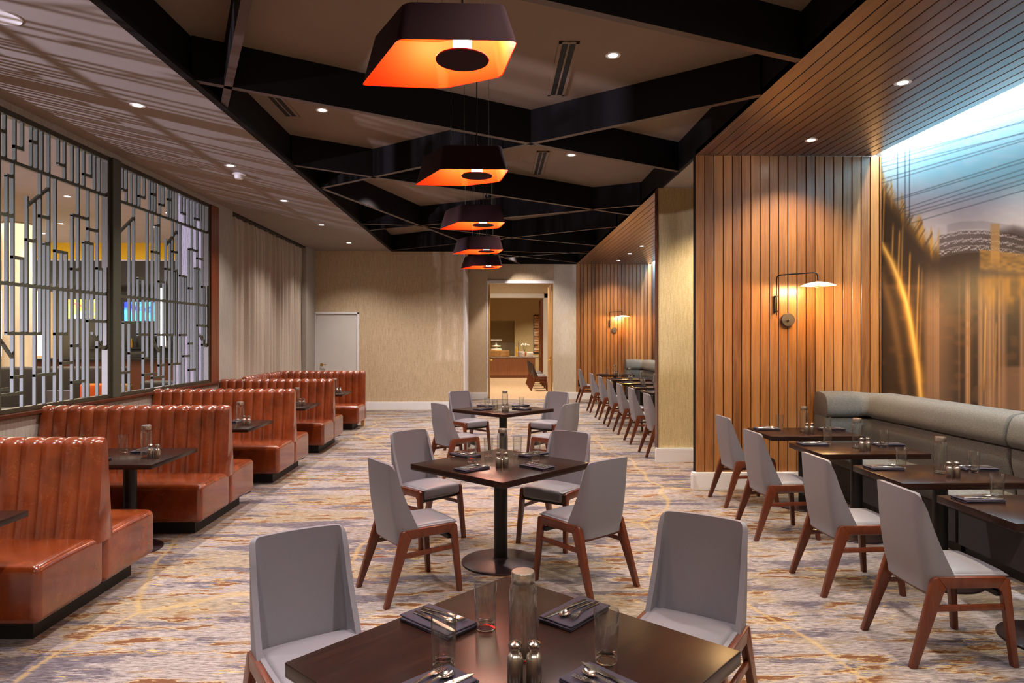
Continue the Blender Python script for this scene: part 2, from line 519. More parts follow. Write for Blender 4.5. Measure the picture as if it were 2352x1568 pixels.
# dark fascia closing the grid coffers at both sides and ends, with a lower lip
struct('trim_1', boxes([(GL - .03, GL, YN, YB, CEIL - .004, TOP), (GL - .03, GL + .035, YN, YB, CEIL - .012, CEIL + .03)]), 'beam')
struct('trim_2', boxes([(GR, GR + .03, YN, YD, CEIL - .002, TOP)]), 'beam')
struct('trim_3', boxes([(GL, -.75, YB - .04, YB, CEIL - .01, TOP), (-.75, GR, YD - .04, YD, CEIL - .01, TOP)]), 'beam')

# plank soffits
def planks(x0, x1, f, w=PLW, gap=0.010):
    bm = bmesh.new(); x = x0; 
    while x < x1 - 0.02:
        f(bm, x + gap / 2, min(x + w, x1) - gap / 2); x += w
    return bm
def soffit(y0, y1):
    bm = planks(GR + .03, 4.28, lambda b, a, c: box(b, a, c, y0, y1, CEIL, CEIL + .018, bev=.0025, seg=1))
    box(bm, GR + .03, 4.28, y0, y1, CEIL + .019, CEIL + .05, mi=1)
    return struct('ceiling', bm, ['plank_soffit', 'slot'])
soffit(YN, 7.5); soffit(9.3, YD)
struct('trim_4', boxes([(GR, GR + .028, YN, 7.5, CEIL - .004, CEIL + .05), (GR, GR + .028, 9.3, YD, CEIL - .004, CEIL + .05)]), 'plank_soffit')

# plank walls
def plank_wall(y, name):
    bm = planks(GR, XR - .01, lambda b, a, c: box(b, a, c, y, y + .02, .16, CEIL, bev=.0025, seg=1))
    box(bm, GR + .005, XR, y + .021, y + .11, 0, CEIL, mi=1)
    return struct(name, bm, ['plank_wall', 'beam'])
plank_wall(7.5, 'wall_partition')
plank_wall(YD, 'wall_far')
struct('wall_alcove', boxes([(2.245, 5.0, 9.17, 9.30, 0, CEIL)]), 'wallpaper_yellow')
struct('trim_5', boxes([(2.232, 2.246, 9.165, 9.31, 0.16, CEIL)]), 'dark_wood')
struct('wall_alcove', boxes([(5.0, 5.1, 7.0, 10.0, 0, CEIL)]), 'wallpaper_yellow')
def base(name, x0, x1, y0, y1):
    struct(name, boxes([(x0, x1, y0, y1, 0, .17), (x0 + .004, x1 - .004, y0 + .004, y1 - .004, .17, .19)], bev=.003), 'white_trim')
base('baseboard_partition', 2.215, 3.55, 7.45, 7.54)
base('baseboard_alcove', 2.205, 4.9, 9.12, 9.2)
base('baseboard_far', 1.66, 3.55, YD - .03, YD + .01)

# mural wall: a dense grid carrying the printed picture
def mural_mesh():
    y0, y1, z0, z1 = 3.2, 7.52, 0.0, 4.1
    ny, nz = 430, 560
    Y = np.linspace(y0, y1, ny); Z = np.linspace(z0, z1, nz)
    YY, ZZ = np.meshgrid(Y, Z, indexing='ij')
    k = XR * 1540
    u = 1137 + k / YY; v = 776 - (ZZ - 1.7) * 1540 / YY
    x = (u - 2020) * 2.705; y = (v - 360) * 2.705       # layout units of the print
    rng = np.random.RandomState(3)
    def n1(a, s, seed):     # smooth 1D noise
        r = np.random.RandomState(seed).rand(4096)
        t = a / s + 512; i = np.floor(t).astype(int) % 4095; f = t - np.floor(t); f = f * f * (3 - 2 * f)
        return r[i] * (1 - f) + r[i + 1] * f
    def n2(a, b, s, q, seed):
        r = np.random.RandomState(seed).rand(512, 512)
        ta = a / s + 97; tb = b / q + 91
        i = np.floor(ta).astype(int) % 511; j = np.floor(tb).astype(int) % 511
        f = ta - np.floor(ta); g = tb - np.floor(tb); f = f * f * (3 - 2 * f); g = g * g * (3 - 2 * g)
        return (r[i, j] * (1 - f) + r[i + 1, j] * f) * (1 - g) + (r[i, j + 1] * (1 - f) + r[i + 1, j + 1] * f) * g
    def ss(a, b, t):
        q = np.clip((t - a) / (b - a), 0, 1); return q * q * (3 - 2 * q)
    def C(*c): return np.array(c, float)[None, None, :]
    def lay(img, m, c): m = np.clip(m, 0, 1)[..., None]; return img * (1 - m) + c * m
    # sky
    img = np.ones(YY.shape + (3,)) * C(184, 224, 234)
    img = lay(img, ss(-500, 60, y) * ss(0, 500, x) * .9, C(140, 200, 218))
    img = lay(img, ss(60, 330, y), C(184, 188, 204))
    img = lay(img, ss(200, 420, y) * .7, C(190, 182, 186))
    img = lay(img, (n2(x, y, 60, 26, 5) - .5) * .5, C(210, 214, 222))
    # body below the bridge line
    line = np.interp(x, [-60, 15, 210, 380, 440, 700, 900, 1400, 2600], [20, 110, 370, 560, 560, 470, 420, 520, 700])
    body = ss(-30, 40, y - line)
    st = .55 * n1(x, 34, 1) + .3 * n1(x, 13, 2) + .15 * n1(x, 5, 4)
    dark = C(46, 36, 30) * np.ones_like(img)
    dark = lay(dark, ss(.38, .8, st) * ss(270, 420, x) * ss(560, 900, y), C(172, 132, 98))
    dark = lay(dark, (1 - ss(0, 160, np.abs(x - 420))) * ss(620, 1000, y) * .45, C(168, 130, 104))
    dark = lay(dark, ss(.5, .9, n2(x, y, 60, 40, 8)) * .35 * ss(600, 700, y), C(120, 84, 56))
    dark = lay(dark, (1 - ss(560, 1000, y)) * ss(200, 420, x) * .8, C(52, 42, 40))
    img = lay(img, body, dark)
    # gold stepped parapet descending from the left
    d = y - line
    spk = ss(.45, .8, n1(x, 16, 6))
    m = ss(-90, -20, d + 60 * spk) * (1 - ss(20, 110, d)) * (1 - ss(390, 440, x))
    img = lay(img, m * (.45 + .55 * spk) * .85, C(196, 142, 54))
    img = lay(img, m * ss(.55, .75, n1(x + y * .6, 9, 9)) * .6, C(70, 52, 44))
    # light balustrade with pierced pattern
    top = np.interp(x, [400, 560, 700, 900, 1500], [480, 445, 440, 470, 640])
    m = ss(0, 8, y - top) * (1 - ss(120, 150, y - top)) * ss(410, 430, x) * (1 - ss(690, 1000, x) * .5)
    pat = ((np.floor(x / 9) + np.floor((y - top) / 8)).astype(int) * 7 + np.floor(x / 17).astype(int) * 5) % 3 == 0
    rows = (np.floor((y - top) / 26).astype(int) % 2 == 0)
    img = lay(img, m * .85, C(88, 78, 80))
    img = lay(img, m * (pat & rows) * .8, C(196, 190, 196))
    img = lay(img, m * (np.abs(((y - top) % 40) - 20) < 2.5) * .7, C(180, 172, 176))
    m2 = ss(0, 8, y - (top - 60)) * (1 - ss(50, 62, y - (top - 60))) * ss(460, 480, x)
    img = lay(img, m2 * .35, C(120, 114, 124))
    # gold pier at the right with a curved ledge
    m = ss(745, 755, x) * (1 - ss(805, 812, x)) * ss(395, 410, y) * (1 - ss(600, 700, y))
    img = lay(img, m * .8, C(170, 132, 84))
    led = 560 + (x - 680) * .1
    m = ss(670, 690, x) * ss(0, 10, y - led) * (1 - ss(110, 150, y - led))
    img = lay(img, m * (.5 + .5 * n2(x, y, 30, 14, 21)) * .8, C(182, 134, 62))
    m = ss(600, 780, x) * ss(700, 760, y) * (1 - ss(820, 1000, y))
    img = lay(img, m * (.3 + .7 * n2(x, y, 24, 60, 22)) * .9, C(184, 128, 40))
    # tall arches
    def curve(px, py, w, c, a):
        nonlocal img
        cx = np.interp(y, py, px, left=-9999, right=px[-1])
        ww = w * (1 + .4 * n1(y, 60, 31))
        mm = np.exp(-((x - cx) / ww) ** 2) * a
        mm = mm * (y > py[0])
        img = lay(img, mm, c)
    curve([40, 110, 160, 205, 232, 262, 285, 300], [520, 640, 760, 900, 1030, 1200, 1340, 1500], 24, C(206, 150, 66), .9)
    curve([46, 112, 162, 208, 236, 264, 286, 300], [520, 640, 760, 900, 1030, 1200, 1340, 1500], 9, C(240, 206, 120), .8)
    curve([10, 60, 115, 160, 200], [560, 760, 950, 1200, 1500], 20, C(128, 96, 60), .6)
    for cx, t0, t1, a in ((55, 150, 640, .8), (118, 380, 700, .7), (160, 420, 860, .7), (180, 380, 900, .5), (232, 560, 980, .7), (290, 640, 1400, .6), (312, 660, 1500, .3), (730, 900, 1500, .6), (800, 1000, 1500, .4)):
        img = lay(img, np.exp(-((x - cx - (600 - y) * .03) / 6) ** 2) * ss(t0, t0 + 60, y) * (1 - ss(t1 - 150, t1, y)) * a, C(224, 170, 84))
    # poles and wires in the sky
    for cx, t1 in ((152, 330), (200, 420), (228, 430)):
        img = lay(img, np.exp(-((x - cx) / 3.5) ** 2) * (1 - ss(t1 - 60, t1, y)) * ss(-140, -60, y) * .75, C(40, 60, 90))
    for y_at0, sl in ((60, .24), (95, .28), (140, .29), (165, .30), (292, .315), (300, .30), (372, .33), (390, .315), (410, .30), (425, .29), (470, .29), (40, .3), (-40, .3), (-80, .28), (10, .26)):
        yy = y_at0 - sl * x
        img = lay(img, np.exp(-((y - yy) / 3.2) ** 2) * (y < line) * (x > 0) * .6, C(50, 64, 84))
    # pale water / bank low at the right
    m = ss(760, 900, x + (y - 1300) * .4) * ss(1290, 1320, y)
    img = lay(img, m * .6, C(150, 112, 84))
    img = np.clip(img, 0, 255) / 255
    lin = np.where(img <= .04045, img / 12.92, ((img + .055) / 1.055) ** 2.4)
    me = bpy.data.meshes.new('mural')
    co = np.stack([np.full(YY.shape, XR), YY, ZZ], -1).reshape(-1, 3)
    ii, jj = np.meshgrid(np.arange(ny - 1), np.arange(nz - 1), indexing='ij')
    a = (ii * nz + jj).ravel()
    quads = np.stack([a, a + 1, a + nz + 1, a + nz], -1)
    me.from_pydata(co.tolist(), [], quads.tolist())
    at = me.color_attributes.new('print', 'FLOAT_COLOR', 'POINT')
    rgba = np.concatenate([lin.reshape(-1, 3), np.ones((ny * nz, 1))], 1).astype('f4')
    at.data.foreach_set('color', rgba.ravel())
    return me
nm = N('mural_print')
at_ = nm.n('ShaderNodeVertexColor', layer_name='print')
nm.set(Base_Color=at_.outputs[0], Roughness=0.5)
M['mural_print'] = nm.m
mur = bpy.data.objects.new('mural', mural_mesh()); mur.data.materials.append(M['mural_print']); COL.objects.link(mur)
tag(mur, 'wall mural of a blurred bridge under blue sky beside the nearer wood plank wall', 'mural')
mur.location.x = -0.004
nb = N('mural_far_print')
sp_ = nb.n('ShaderNodeSeparateXYZ'); nb.l(nb.n('ShaderNodeTexCoord').outputs['Object'], sp_.inputs[0])
skyc = nb.ramp(nb.math('DIVIDE', sp_.outputs[2], 4.0), [(0.25, srgb(54, 40, 34)), (0.52, srgb(120, 78, 58)), (0.62, srgb(120, 100, 104)), (0.75, srgb(140, 160, 190)), (0.95, srgb(160, 206, 226))])
nb.set(Base_Color=skyc, Roughness=0.5)
M['mural_far'] = nb.m
fm = obj('mural', B(XR - .006, XR - .001, 9.3, YD, .3, 4.05), 'mural_far')
tag(fm, 'narrow visible strip of blue and brown mural in the far dining bay', 'mural')
struct('wall_right', boxes([(XR, XR + .1, YN, 7.62, 0, TOP), (XR, XR + .1, 9.17, YD + .1, 0, TOP)]), 'wallpaper_grey')
# cove LED strips over the murals
for (a, b, w) in ((-2.0, 7.45, 'over the bridge mural'), (9.4, 18.5, 'over the far bay mural')):
    t = tag(obj('cove_light', B(4.30, 4.385, a, b, 4.0, 4.02), 'led'), 'long white strip light hidden in the slot ' + w, 'cove light')
    area('cove_lamp', (4.343, (a + b) / 2, 3.985), (0, R(-45), 0), .075, b - a, L_COVE * (b - a), (0.78, 0.90, 1.0))

# left wall with lattice opening, curtain recess
struct('wall_left', boxes([(XL - .1, XL, YN, 10.40, 0, 1.0), (XL - .1, XL, 10.42, 10.98, 0, CEIL), (XL - .1, XL, 15.2, YB, 0, CEIL),
                           (XL - .3, XL - .22, 10.9, 15.3, 0, CEIL), (XL - .1, XL, YN, 3.0, 1.0, CEIL), (XL - .1, XL, YN, 10.42, 3.70, CEIL)]), 'wallpaper_grey')
struct('trim_6', boxes([(XL - .16, XL + .04, 3.0, 10.42, 1.0, 1.035)], bev=.005), 'dark_wood')
struct('trim_7', boxes([(XL - .14, XL + .01, 10.14, 10.42, 1.035, 3.70)], bev=.004), 'jamb_wood')
struct('wall_back', boxes([(XL - .1, -3.22 - 1.06, YB, YB + .1, 0, CEIL), (-3.22, -.75, YB, YB + .1, 0, CEIL), (-4.28, -3.22, YB, YB + .1, 2.31, CEIL),
                           (-.85, -.75, YB + .1, YD, 0, CEIL), (-.76, -.2, YD, YD + .12, 0, CEIL)]), 'wallpaper')
struct('wall_back', boxes([(-.2, 1.63, YD + .08, YD + .2, 3.28, CEIL)]), 'wallpaper')
struct('wall_back', boxes([(1.63, GR - .002, YD - .001, YD + .15, 0, CEIL)]), 'wallpaper_pale')
struct('wall_behind', boxes([(XL, 4.5, YN - .1, YN, 0, TOP)]), 'wallpaper')
base('baseboard_back', -3.2, -.74, YB - .03, YB + .02)
base('baseboard_back', -.7, -.2, YD - .03, YD + .02)
# corner casing of the exterior door on the return wall
struct('trim_8', boxes([(-.75, -.72, YB - .012, YB + .14, 0.0, CEIL - .02), (-.75, -.725, YB + .14, 18.2, 3.2, 3.32), (-.75, -.725, 18.1, 18.3, 0, 3.32), (-.752, -.742, YB + .14, 18.1, 0, 3.2)], bev=.003), 'white_trim')

# ------------------------------------------------------------------ far doorway, vestibule, buffet room
struct('trim_9', boxes([(-.2, 1.63, YD + .02, YD + .1, 3.22, 3.30), (-.235, -.2, YD - .01, YD + .16, 0, 3.28)], bev=.004), 'white_trim')
struct('wall_vestibule', boxes([(-3.1, -3.0, YD + .15, 26.1, 0, TOP), (4.4, 4.5, YD + .15, 26.1, 0, TOP),
                                (-3.1, -1.0, 26.0, 26.1, 0, TOP), (1.9, 4.5, 26.0, 26.1, 0, TOP), (-1.0, 1.9, 26.0, 26.1, 3.25, TOP)]), 'wallpaper')
struct('ceiling', boxes([(-3.1, 4.5, YD + .2, 31.2, TOP, TOP + .1)]), 'plaster')
struct('trim_10', boxes([(-1.0, 2.05, 25.95, 26.0, 3.25, 3.42), (1.9, 2.08, 25.95, 26.0, 0, 3.42), (1.88, 1.9, 25.98, 26.12, 0, 3.25)], bev=.005), 'white_door')
struct('wall_buffet', boxes([(-3.1, -.2, 31.0, 31.1, 0, TOP), (.9, 4.5, 31.0, 31.1, 0, TOP), (-.2, .9, 31.0, 31.1, 2.5, TOP), (-.2, .9, 31.0, 31.1, 0, .8),
                             (-.3, 1.0, 31.8, 31.9, 0, 3), (.9, 1.0, 31.1, 31.8, 0, 3), (-.3, -.2, 31.1, 31.8, 0, 3), (-3.1, -3.0, 26.1, 31.0, 0, TOP), (4.4, 4.5, 26.1, 31, 0, TOP)]), 'wallpaper_yellow')
def door(name, bmb, mat, hx, hy, hz, sgn, lab, axis='y'):
    o = obj(name, bmb, mat); tag(o, kind='structure')
    bm = bmesh.new()
    if axis == 'y':
        lathe(bm, [(0, 0), (.034, 0), (.034, .008), (0, .008)], 20)
        bm.transform(Matrix.Translation((hx, hy, hz)) @ Matrix.Rotation(R(90), 4, 'X'))
        t2 = bmesh.new(); tube(t2, [(hx, hy, hz), (hx, hy - .05, hz), (hx + .015 * sgn, hy - .058, hz), (hx + .12 * sgn, hy - .058, hz)], .010); merge(bm, t2)
    else:
        box(bm, hx - .008, hx + .008, hy - .03, hy + .03, hz - .12, hz + .12, bev=.004)
        t2 = bmesh.new(); tube(t2, [(hx, hy, hz), (hx + .05 * sgn, hy, hz), (hx + .06 * sgn, hy + .015, hz), (hx + .06 * sgn, hy + .12, hz)], .012); merge(bm, t2)
    obj('door_handle', bm, 'brass', o, True)
    return o
door('door_1', boxes([(-4.23, -3.27, YB + .01, YB + .05, 0.01, 2.26)], bev=.003), 'white_door', -4.10, YB + .012, 1.07, 1, '')
struct('trim_11', boxes([(-4.28, -4.235, YB - .02, YB + .08, 0, 2.31), (-3.265, -3.215, YB - .02, YB + .08, 0, 2.31), (-4.28, -3.215, YB - .02, YB + .08, 2.265, 2.315)], bev=.004), 'white_trim')
door('door_2', boxes([(1.575, 1.62, YD + .22, YD + 1.4, 0.01, 3.2)], bev=.003), 'door_wood', 1.572, YD + .34, 1.07, -1, '', 'x')
door('door_3', boxes([(-.19, -.145, YD + .22, YD + 1.4, 0.01, 3.2)], bev=.003), 'door_wood', -.142, YD + .34, 1.07, 1, '', 'x')
o = obj('door_4', boxes([(1.78, 1.87, 26.15, 27.2, 0.01, 3.2)], bev=.003), 'jamb_wood'); tag(o, kind='structure')
bm = bmesh.new(); tube(bm, [(1.74, 26.2, .75), (1.74, 26.2, 1.95)], .02); obj('door_pull', bm, 'brass', o, True)
# buffet counter with things on it
ct = thing('buffet_counter', 'long buffet counter with granite top and brown front in the room beyond the doorway', 'counter', (0, 28.6, 0))
obj('base', boxes([(-1.6, 1.72, .05, .9, .1, .84), (-1.6, 1.6, .12, .85, 0, .1)]), 'counter_wood', ct)
obj('countertop', B(-1.65, 1.86, -.02, .95, .84, .90, bev=.006), 'granite', ct)
sg = thing('sneeze_guard', 'clear glass sneeze guard standing on the buffet counter', 'sneeze guard', (0, 28.62, .902))
obj('glass_panel', boxes([(-1.3, .98, 0, .012, .12, .58), (-1.3, .98, .01, .12, .58, .592)]), 'glass', sg)
obj('post', boxes([(.99, 1.03, -.01, .03, 0, .66)], bev=.004), 'steel', sg)
tag(obj('serving_box', B(-1.3, .62, 28.72, 29.0, .902, 1.15, bev=.01), 'light_wood'), 'long low pale wooden box on the buffet counter behind the glass', 'box')
for i, (x, w, lab) in enumerate(((1.12, .24, 'larger white ceramic bowl on the buffet counter, nearer the glass guard'), (1.5, .2, 'smaller white ceramic bowl near the right end of the buffet counter'))):
    bm = bmesh.new(); box(bm, x - w / 2 - .03, x + w / 2 + .03, 28.68, 28.95, .902, 1.09 + (.03 if i == 0 else 0), bev=.02)
    tag(obj('serving_bowl', bm, 'white_ceramic', None, True), lab, 'bowl', 'white bowls on the buffet counter')
cs = thing('cake_stand', 'tiered glass display stand with white food on the buffet counter', 'display stand', (.05, 29.1, 1.152))
bm = bmesh.new()
lathe(bm, [(0, 0), (.22, 0), (.25, .06), (.2, .09), (.06, .1), (.05, .16), (.2, .18), (.22, .21), (.05, .24), (.03, .34), (0, .36)], 24); obj('stand', bm, 'white_ceramic', cs, True)
obj('top_plate', B(-.24, .24, -.1, .1, .45, .47, bev=.004), 'white_ceramic', cs)
bm = bmesh.new(); tube(bm, [(0, 0, .3), (0, 0, .46)], .01); obj('rod', bm, 'steel', cs)
bt = thing('oil_bottle', 'yellow oil bottle with pourer on the buffet counter', 'bottle', (.98 - .03, 29.15, .902))
bm = bmesh.new(); lathe(bm, [(0, 0), (.05, 0), (.05, .26), (.018, .34), (.018, .44), (0, .44)], 16); obj('body', bm, 'oil', bt, True)
bm = bmesh.new(); lathe(bm, [(.012, .44), (.012, .5), (0, .5)], 10); obj('pourer', bm, 'steel', bt, True)
vs = thing('flower_vase', 'small vase of white flowers behind the bowls on the buffet counter', 'vase', (1.28, 29.2, .902))
bm = bmesh.new(); lathe(bm, [(0, 0), (.05, 0), (.06, .12), (.03, .2), (0, .2)], 16); obj('vase', bm, 'orange_fabric', vs, True)
bm = bmesh.new()
for k in range(9):
    a = k * 2.4; rr = .05 + .02 * k
    tube(bm, [(0, 0, .19), (rr * math.cos(a), rr * math.sin(a), .46 + .02 * (k % 4))], .004, 5)
obj('stem', bm, 'plant', vs)
bm = bmesh.new()
for k in range(9):
    a = k * 2.4; rr = .05 + .02 * k; t = bmesh.new(); bmesh.ops.create_icosphere(t, subdivisions=1, radius=.035)
    merge(bm, t, 0, Matrix.Translation((rr * math.cos(a), rr * math.sin(a), .48 + .02 * (k % 4))))
obj('blossom', bm, 'white_ceramic', vs, True)
pf = thing('picture', 'tall black-framed picture of stacked pale stones on the buffet room wall', 'picture', (1.98, 30.985, 2.0))
obj('frame', boxes([(-.2, -.17, -.03, 0, -1.0, .76), (.37, .4, -.03, 0, -1.0, .76), (-.2, .4, -.03, 0, -1.0, -.96), (-.2, .4, -.03, 0, .73, .76)]), 'black_metal', pf)
nn = N('stone_print'); a_ = nn.noise(nn.coord((.8, 1, 5.2)), 2, 4, .6)
nn.set(Base_Color=nn.ramp(a_, [(.38, srgb(50, 34, 24)), (.5, srgb(200, 140, 90)), (.62, srgb(230, 214, 190))]))
obj('print', B(-.18, .38, -.018, -.004, -.97, .74), nn.m, pf)
for x, y in ((.7, 20.2), (.7, 23.5), (.3, 28.2), (1.9, 28.8)):
    spot('vestibule_lamp', (x, y, TOP - .03), 300, WARM, size=R(110))
area('vestibule_glow', (.6, 22.5, TOP - .02), (0, 0, 0), 1.2, 3.0, 100, (1, .83, .62))

# ------------------------------------------------------------------ dark ceiling beams
def beam(pts, lab):
    bm = bmesh.new()
    for (x0, y0), (x1, y1) in zip(pts, pts[1:]):
        d = Vector((x1 - x0, y1 - y0, 0)); L = d.length; t = bmesh.new()
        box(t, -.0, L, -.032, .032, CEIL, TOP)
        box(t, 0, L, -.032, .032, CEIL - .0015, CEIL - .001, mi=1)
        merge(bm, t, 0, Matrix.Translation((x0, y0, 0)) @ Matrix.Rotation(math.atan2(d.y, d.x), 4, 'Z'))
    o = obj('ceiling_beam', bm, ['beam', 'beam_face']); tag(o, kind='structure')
for pts in ([(GL, 5.43), (GR, 8.24)], [(-2.40, 2.98), (GR, 4.93)], [(GL, 9.32), (GR, 5.64)], [(-.3, 1.55), (-2.42, 6.05)], [(GL, 8.05), (GR, 11.19)],
            [(-2.40, 9.26), (.68, 18.55)], [(GL, 12.92), (GR, 10.34)], [(GL, 12.17), (-1.43, 12.33), (.349, 13.79), (GR, 14.9)], [(GL, 15.85), (GR, 12.36)],
            [(.2, 15.94), (GR, 16.3)], [(.1, 17.26), (GR, 15.93)], [(-.6, 15.9), (GR, 18.3)], [(-2.4, 1.6), (GR, -.9)], [(GR, 1.2), (-.3, 1.55)]):
    beam(pts, '')

# ceiling air slots
def vent(x0, x1, y0, y1, lab, n=2):
    t = thing('air_vent', lab, 'vent', ((x0 + x1) / 2, (y0 + y1) / 2, TOP - .012), 0, 'linear ceiling air slots')
    hx, hy = (x1 - x0) / 2, (y1 - y0) / 2
    obj('frame', boxes([(-hx, -hx + .03, -hy, hy, 0, .011), (hx - .03, hx, -hy, hy, 0, .011), (-hx, hx, -hy, -hy + .03, 0, .011), (-hx, hx, hy - .03, hy, 0, .011), (-.008, .008, -hy, hy, -.002, .011)], bev=.002), 'panel_ceiling', t)
    obj('slot', boxes([(-hx + .03, -.008, -hy + .03, hy - .03, .0005, .0105), (.008, hx - .03, -hy + .03, hy - .03, .0005, .0105)]), 'slot', t)
vent(.52, .69, 5.43, 6.64, 'long black double-slot ceiling vent nearest the camera')
vent(.54, .70, 8.62, 9.86, 'black double-slot ceiling vent just beyond the second pendant lamp')
vent(-2.29, -2.12, 6.5, 7.35, 'dark double-slot ceiling vent near the left soffit edge')

# downlights
def make_dl(name, frame):
    t = thing(name, 'x', 'downlight')
    bm = bmesh.new(); lathe(bm, [(.040, -.001), (.062, -.004), (.066, 0)], 24)
    tr = obj('trim_ring', bm, frame, t, True)
    bm = bmesh.new(); lathe(bm, [(.040, -.001), (.034, -.0015), (0, -.002)], 20); obj('lens', bm, 'lens', tr)
    return Stamp(t)
dl = make_dl('recessed_downlight', 'white_trim')
ordn = ['nearest', 'second nearest', 'third nearest', 'third farthest', 'second farthest', 'farthest']
for i, y in enumerate((6.02, 8.10, 10.15, 12.3, 14.6)):
    lab = ['nearest visible', 'second', 'third', 'fourth', 'farthest'][i]
    t = dl.put((-3.165, y, CEIL - .001), 0, f'{lab} recessed downlight along the left plaster soffit above the booths', 'downlights along the left soffit')
for i, y in enumerate((-1.0, 1.9, 3.95, 6.02, 8.10, 10.15, 12.3, 14.6)):
    spot('soffit_lamp', (-3.165, y, CEIL - .02), L_SOFFIT * (.75 if i > 3 else 1), NEUT)
for i, (x, y, lab) in enumerate(((1.006, 5.695, 'recessed downlight in the raised ceiling right of the nearest air vent'), (1.004, 8.814, 'recessed downlight in the raised ceiling right of the second air vent'), (-1.829, 7.145, 'recessed downlight in the raised ceiling near the left air vent'))):
    dl.put((x, y, TOP - .001), 0, lab, 'downlights in the raised ceiling')
for x, y in ((1.006, 5.695), (1.004, 8.814), (-1.829, 7.145), (1.0, 2.6), (-1.2, 3.2), (-1.0, -.6), (1.2, -.6), (-1.6, 10.4), (.9, 12.0), (-1.4, 13.9), (.8, 14.2), (.72, 17.75)):
    spot('grid_lamp', (x, y, TOP - .02), L_GRID, (1.0, .90, .86))
for i, y in enumerate((5.33, 6.90, 14.96, 16.3, 17.8)):
    lab = ['nearest', 'second nearest', 'third farthest', 'second farthest', 'farthest'][i]
    dl.put((3.29, y, CEIL - .001), 0, f'{lab} small recessed downlight in the wood plank soffit', 'downlights in the wood soffit')
for y in (.5, 2.2, 3.8, 5.33, 6.90, 10.4, 11.9, 13.4, 14.96, 16.3, 17.8):
    spot('plank_lamp', (3.29, y, CEIL - .02), L_WOOD, (1.0, .86, .66), size=R(120))

spot('alcove_fill', (3.3, 8.4, CEIL - .02), 260, WARM)  # added out-of-sight spot that brightens the yellow pier wall
t = thing('smoke_detector', 'white round smoke detector on the left soffit beside the second downlight', 'smoke detector', (-3.215, 8.5, CEIL))
bm = bmesh.new(); lathe(bm, [(0, -.001), (.085, -.001), (.085, -.014), (.07, -.02), (0, -.02)], 28); obj('base', bm, 'white_trim', t, True)
bm = bmesh.new(); lathe(bm, [(.055, -.02), (.055, -.05), (.045, -.065), (0, -.067)], 28); obj('sensor', bm, 'white_door', t, True)
bm = bmesh.new(); lathe(bm, [(0, 0), (.05, 0), (.05, -.006), (0, -.008)], 24, (-3.1, 8.75, CEIL)); tag(obj('cover_plate', bm, 'plaster', None, True), 'small flat round cover plate just behind the smoke detector', 'cover plate')
bm = bmesh.new(); lathe(bm, [(0, -.004), (.1, -.004), (.11, -.008), (.115, 0)], 28, (-3.165, 4.38, CEIL)); tag(obj('ceiling_speaker', bm, 'white_trim', None, True), 'white round speaker in the left soffit at the photo edge', 'speaker')

# ------------------------------------------------------------------ pendants
def poly_round(pts, r, n=4):
    out = []; m = len(pts)
    for i in range(m):
        p0, p, p1 = Vector(pts[i - 1]), Vector(pts[i]), Vector(pts[(i + 1) % m])
        a = (p0 - p).normalized(); b = (p1 - p).normalized()
        s, e = p + a * r, p + b * r
        for k in range(n + 1):
            t = k / n; out.append((s * (1 - t) ** 2 + p * 2 * t * (1 - t) + e * t ** 2))
    return out
def make_pendant():
    t = thing('pendant_lamp', 'x', 'pendant lamp')
    rim = poly_round([(-.249, -.197), (.235, -.19), (.173, .183), (-.104, .335), (-.495, .305)], .035)
    top = poly_round([(-.235, -.11), (.19, -.10), (.14, .11), (-.11, .255), (-.425, .235)], .035)
    H = .19
    def ring(bm, a, b, s): # s = inset
        c = Vector((-.08, .08))
        return [bm.verts.new((p.x - (p - c).normalized().x * s, p.y - (p - c).normalized().y * s, z)) for p, z in zip(a, b)]
    n = len(rim)
    bm = bmesh.new()
    r0 = ring(bm, rim, [0] * n, 0); r1 = ring(bm, top, [H] * n, 0); r2 = ring(bm, top, [H + .008] * n, .012)
    for A, Bq in ((r0, r1), (r1, r2)):
        for k in range(n): bm.faces.new((A[k], A[(k + 1) % n], Bq[(k + 1) % n], Bq[k]))
    bm.faces.new(r2)
    sh = obj('shade', bm, 'shade_out', t, True)
    bm = bmesh.new()
    i0 = ring(bm, rim, [.002] * n, .004); i1 = ring(bm, top, [H - .004] * n, .004); o0 = ring(bm, rim, [0] * n, 0)
    for A, Bq in ((i0, i1), (i0, o0)):
        for k in range(n): bm.faces.new((A[k], A[(k + 1) % n], Bq[(k + 1) % n], Bq[k]))
    bm.faces.new(i1)
    o = obj('lining', bm, 'shade_in', sh, True); o['label'] = 'bright orange lining'
    bm = bmesh.new(); lathe(bm, [(0, -.004), (.114, -.004), (.116, 0), (.114, .004), (0, .004)], 36, (0, 0, .0)); obj('diffuser_disc', bm, 'shade_out', t, True)
    bm = bmesh.new(); lathe(bm, [(.04, .005), (.04, .12), (0, .12)], 24); bulb_bm = bm
    bm = bmesh.new(); lathe(bm, [(.042, .12), (.042, .186), (0, .186)], 20); so = obj('socket', bm, 'white_door', t, True); obj('bulb', bulb_bm, 'bulb', so, True)
    up = TOP - 2.9
    bm = bmesh.new(); tube(bm, [(0, 0, H + .008), (0, 0, up)], .004, 6); lathe(bm, [(0, 0), (.014, 0), (.014, .02), (.006, .035), (0, .035)], 12, (0, 0, H + .008)); obj('cord', bm, 'black_metal', t)
    for x, y in ((-.19, -.02), (.09, -.05), (-.1, .17)):
        bm = bmesh.new(); tube(bm, [(x, y, H + .008), (x, y, up)], .0014, 5); obj('suspension_wire', bm, 'brushed', t)
    bm = bmesh.new(); lathe(bm, [(0, up - .03), (.06, up - .03), (.065, up), (0, up)], 24); obj('ceiling_rose', bm, 'black_metal', t, True)
    return t
pp = make_pendant(); pst = Stamp(pp)
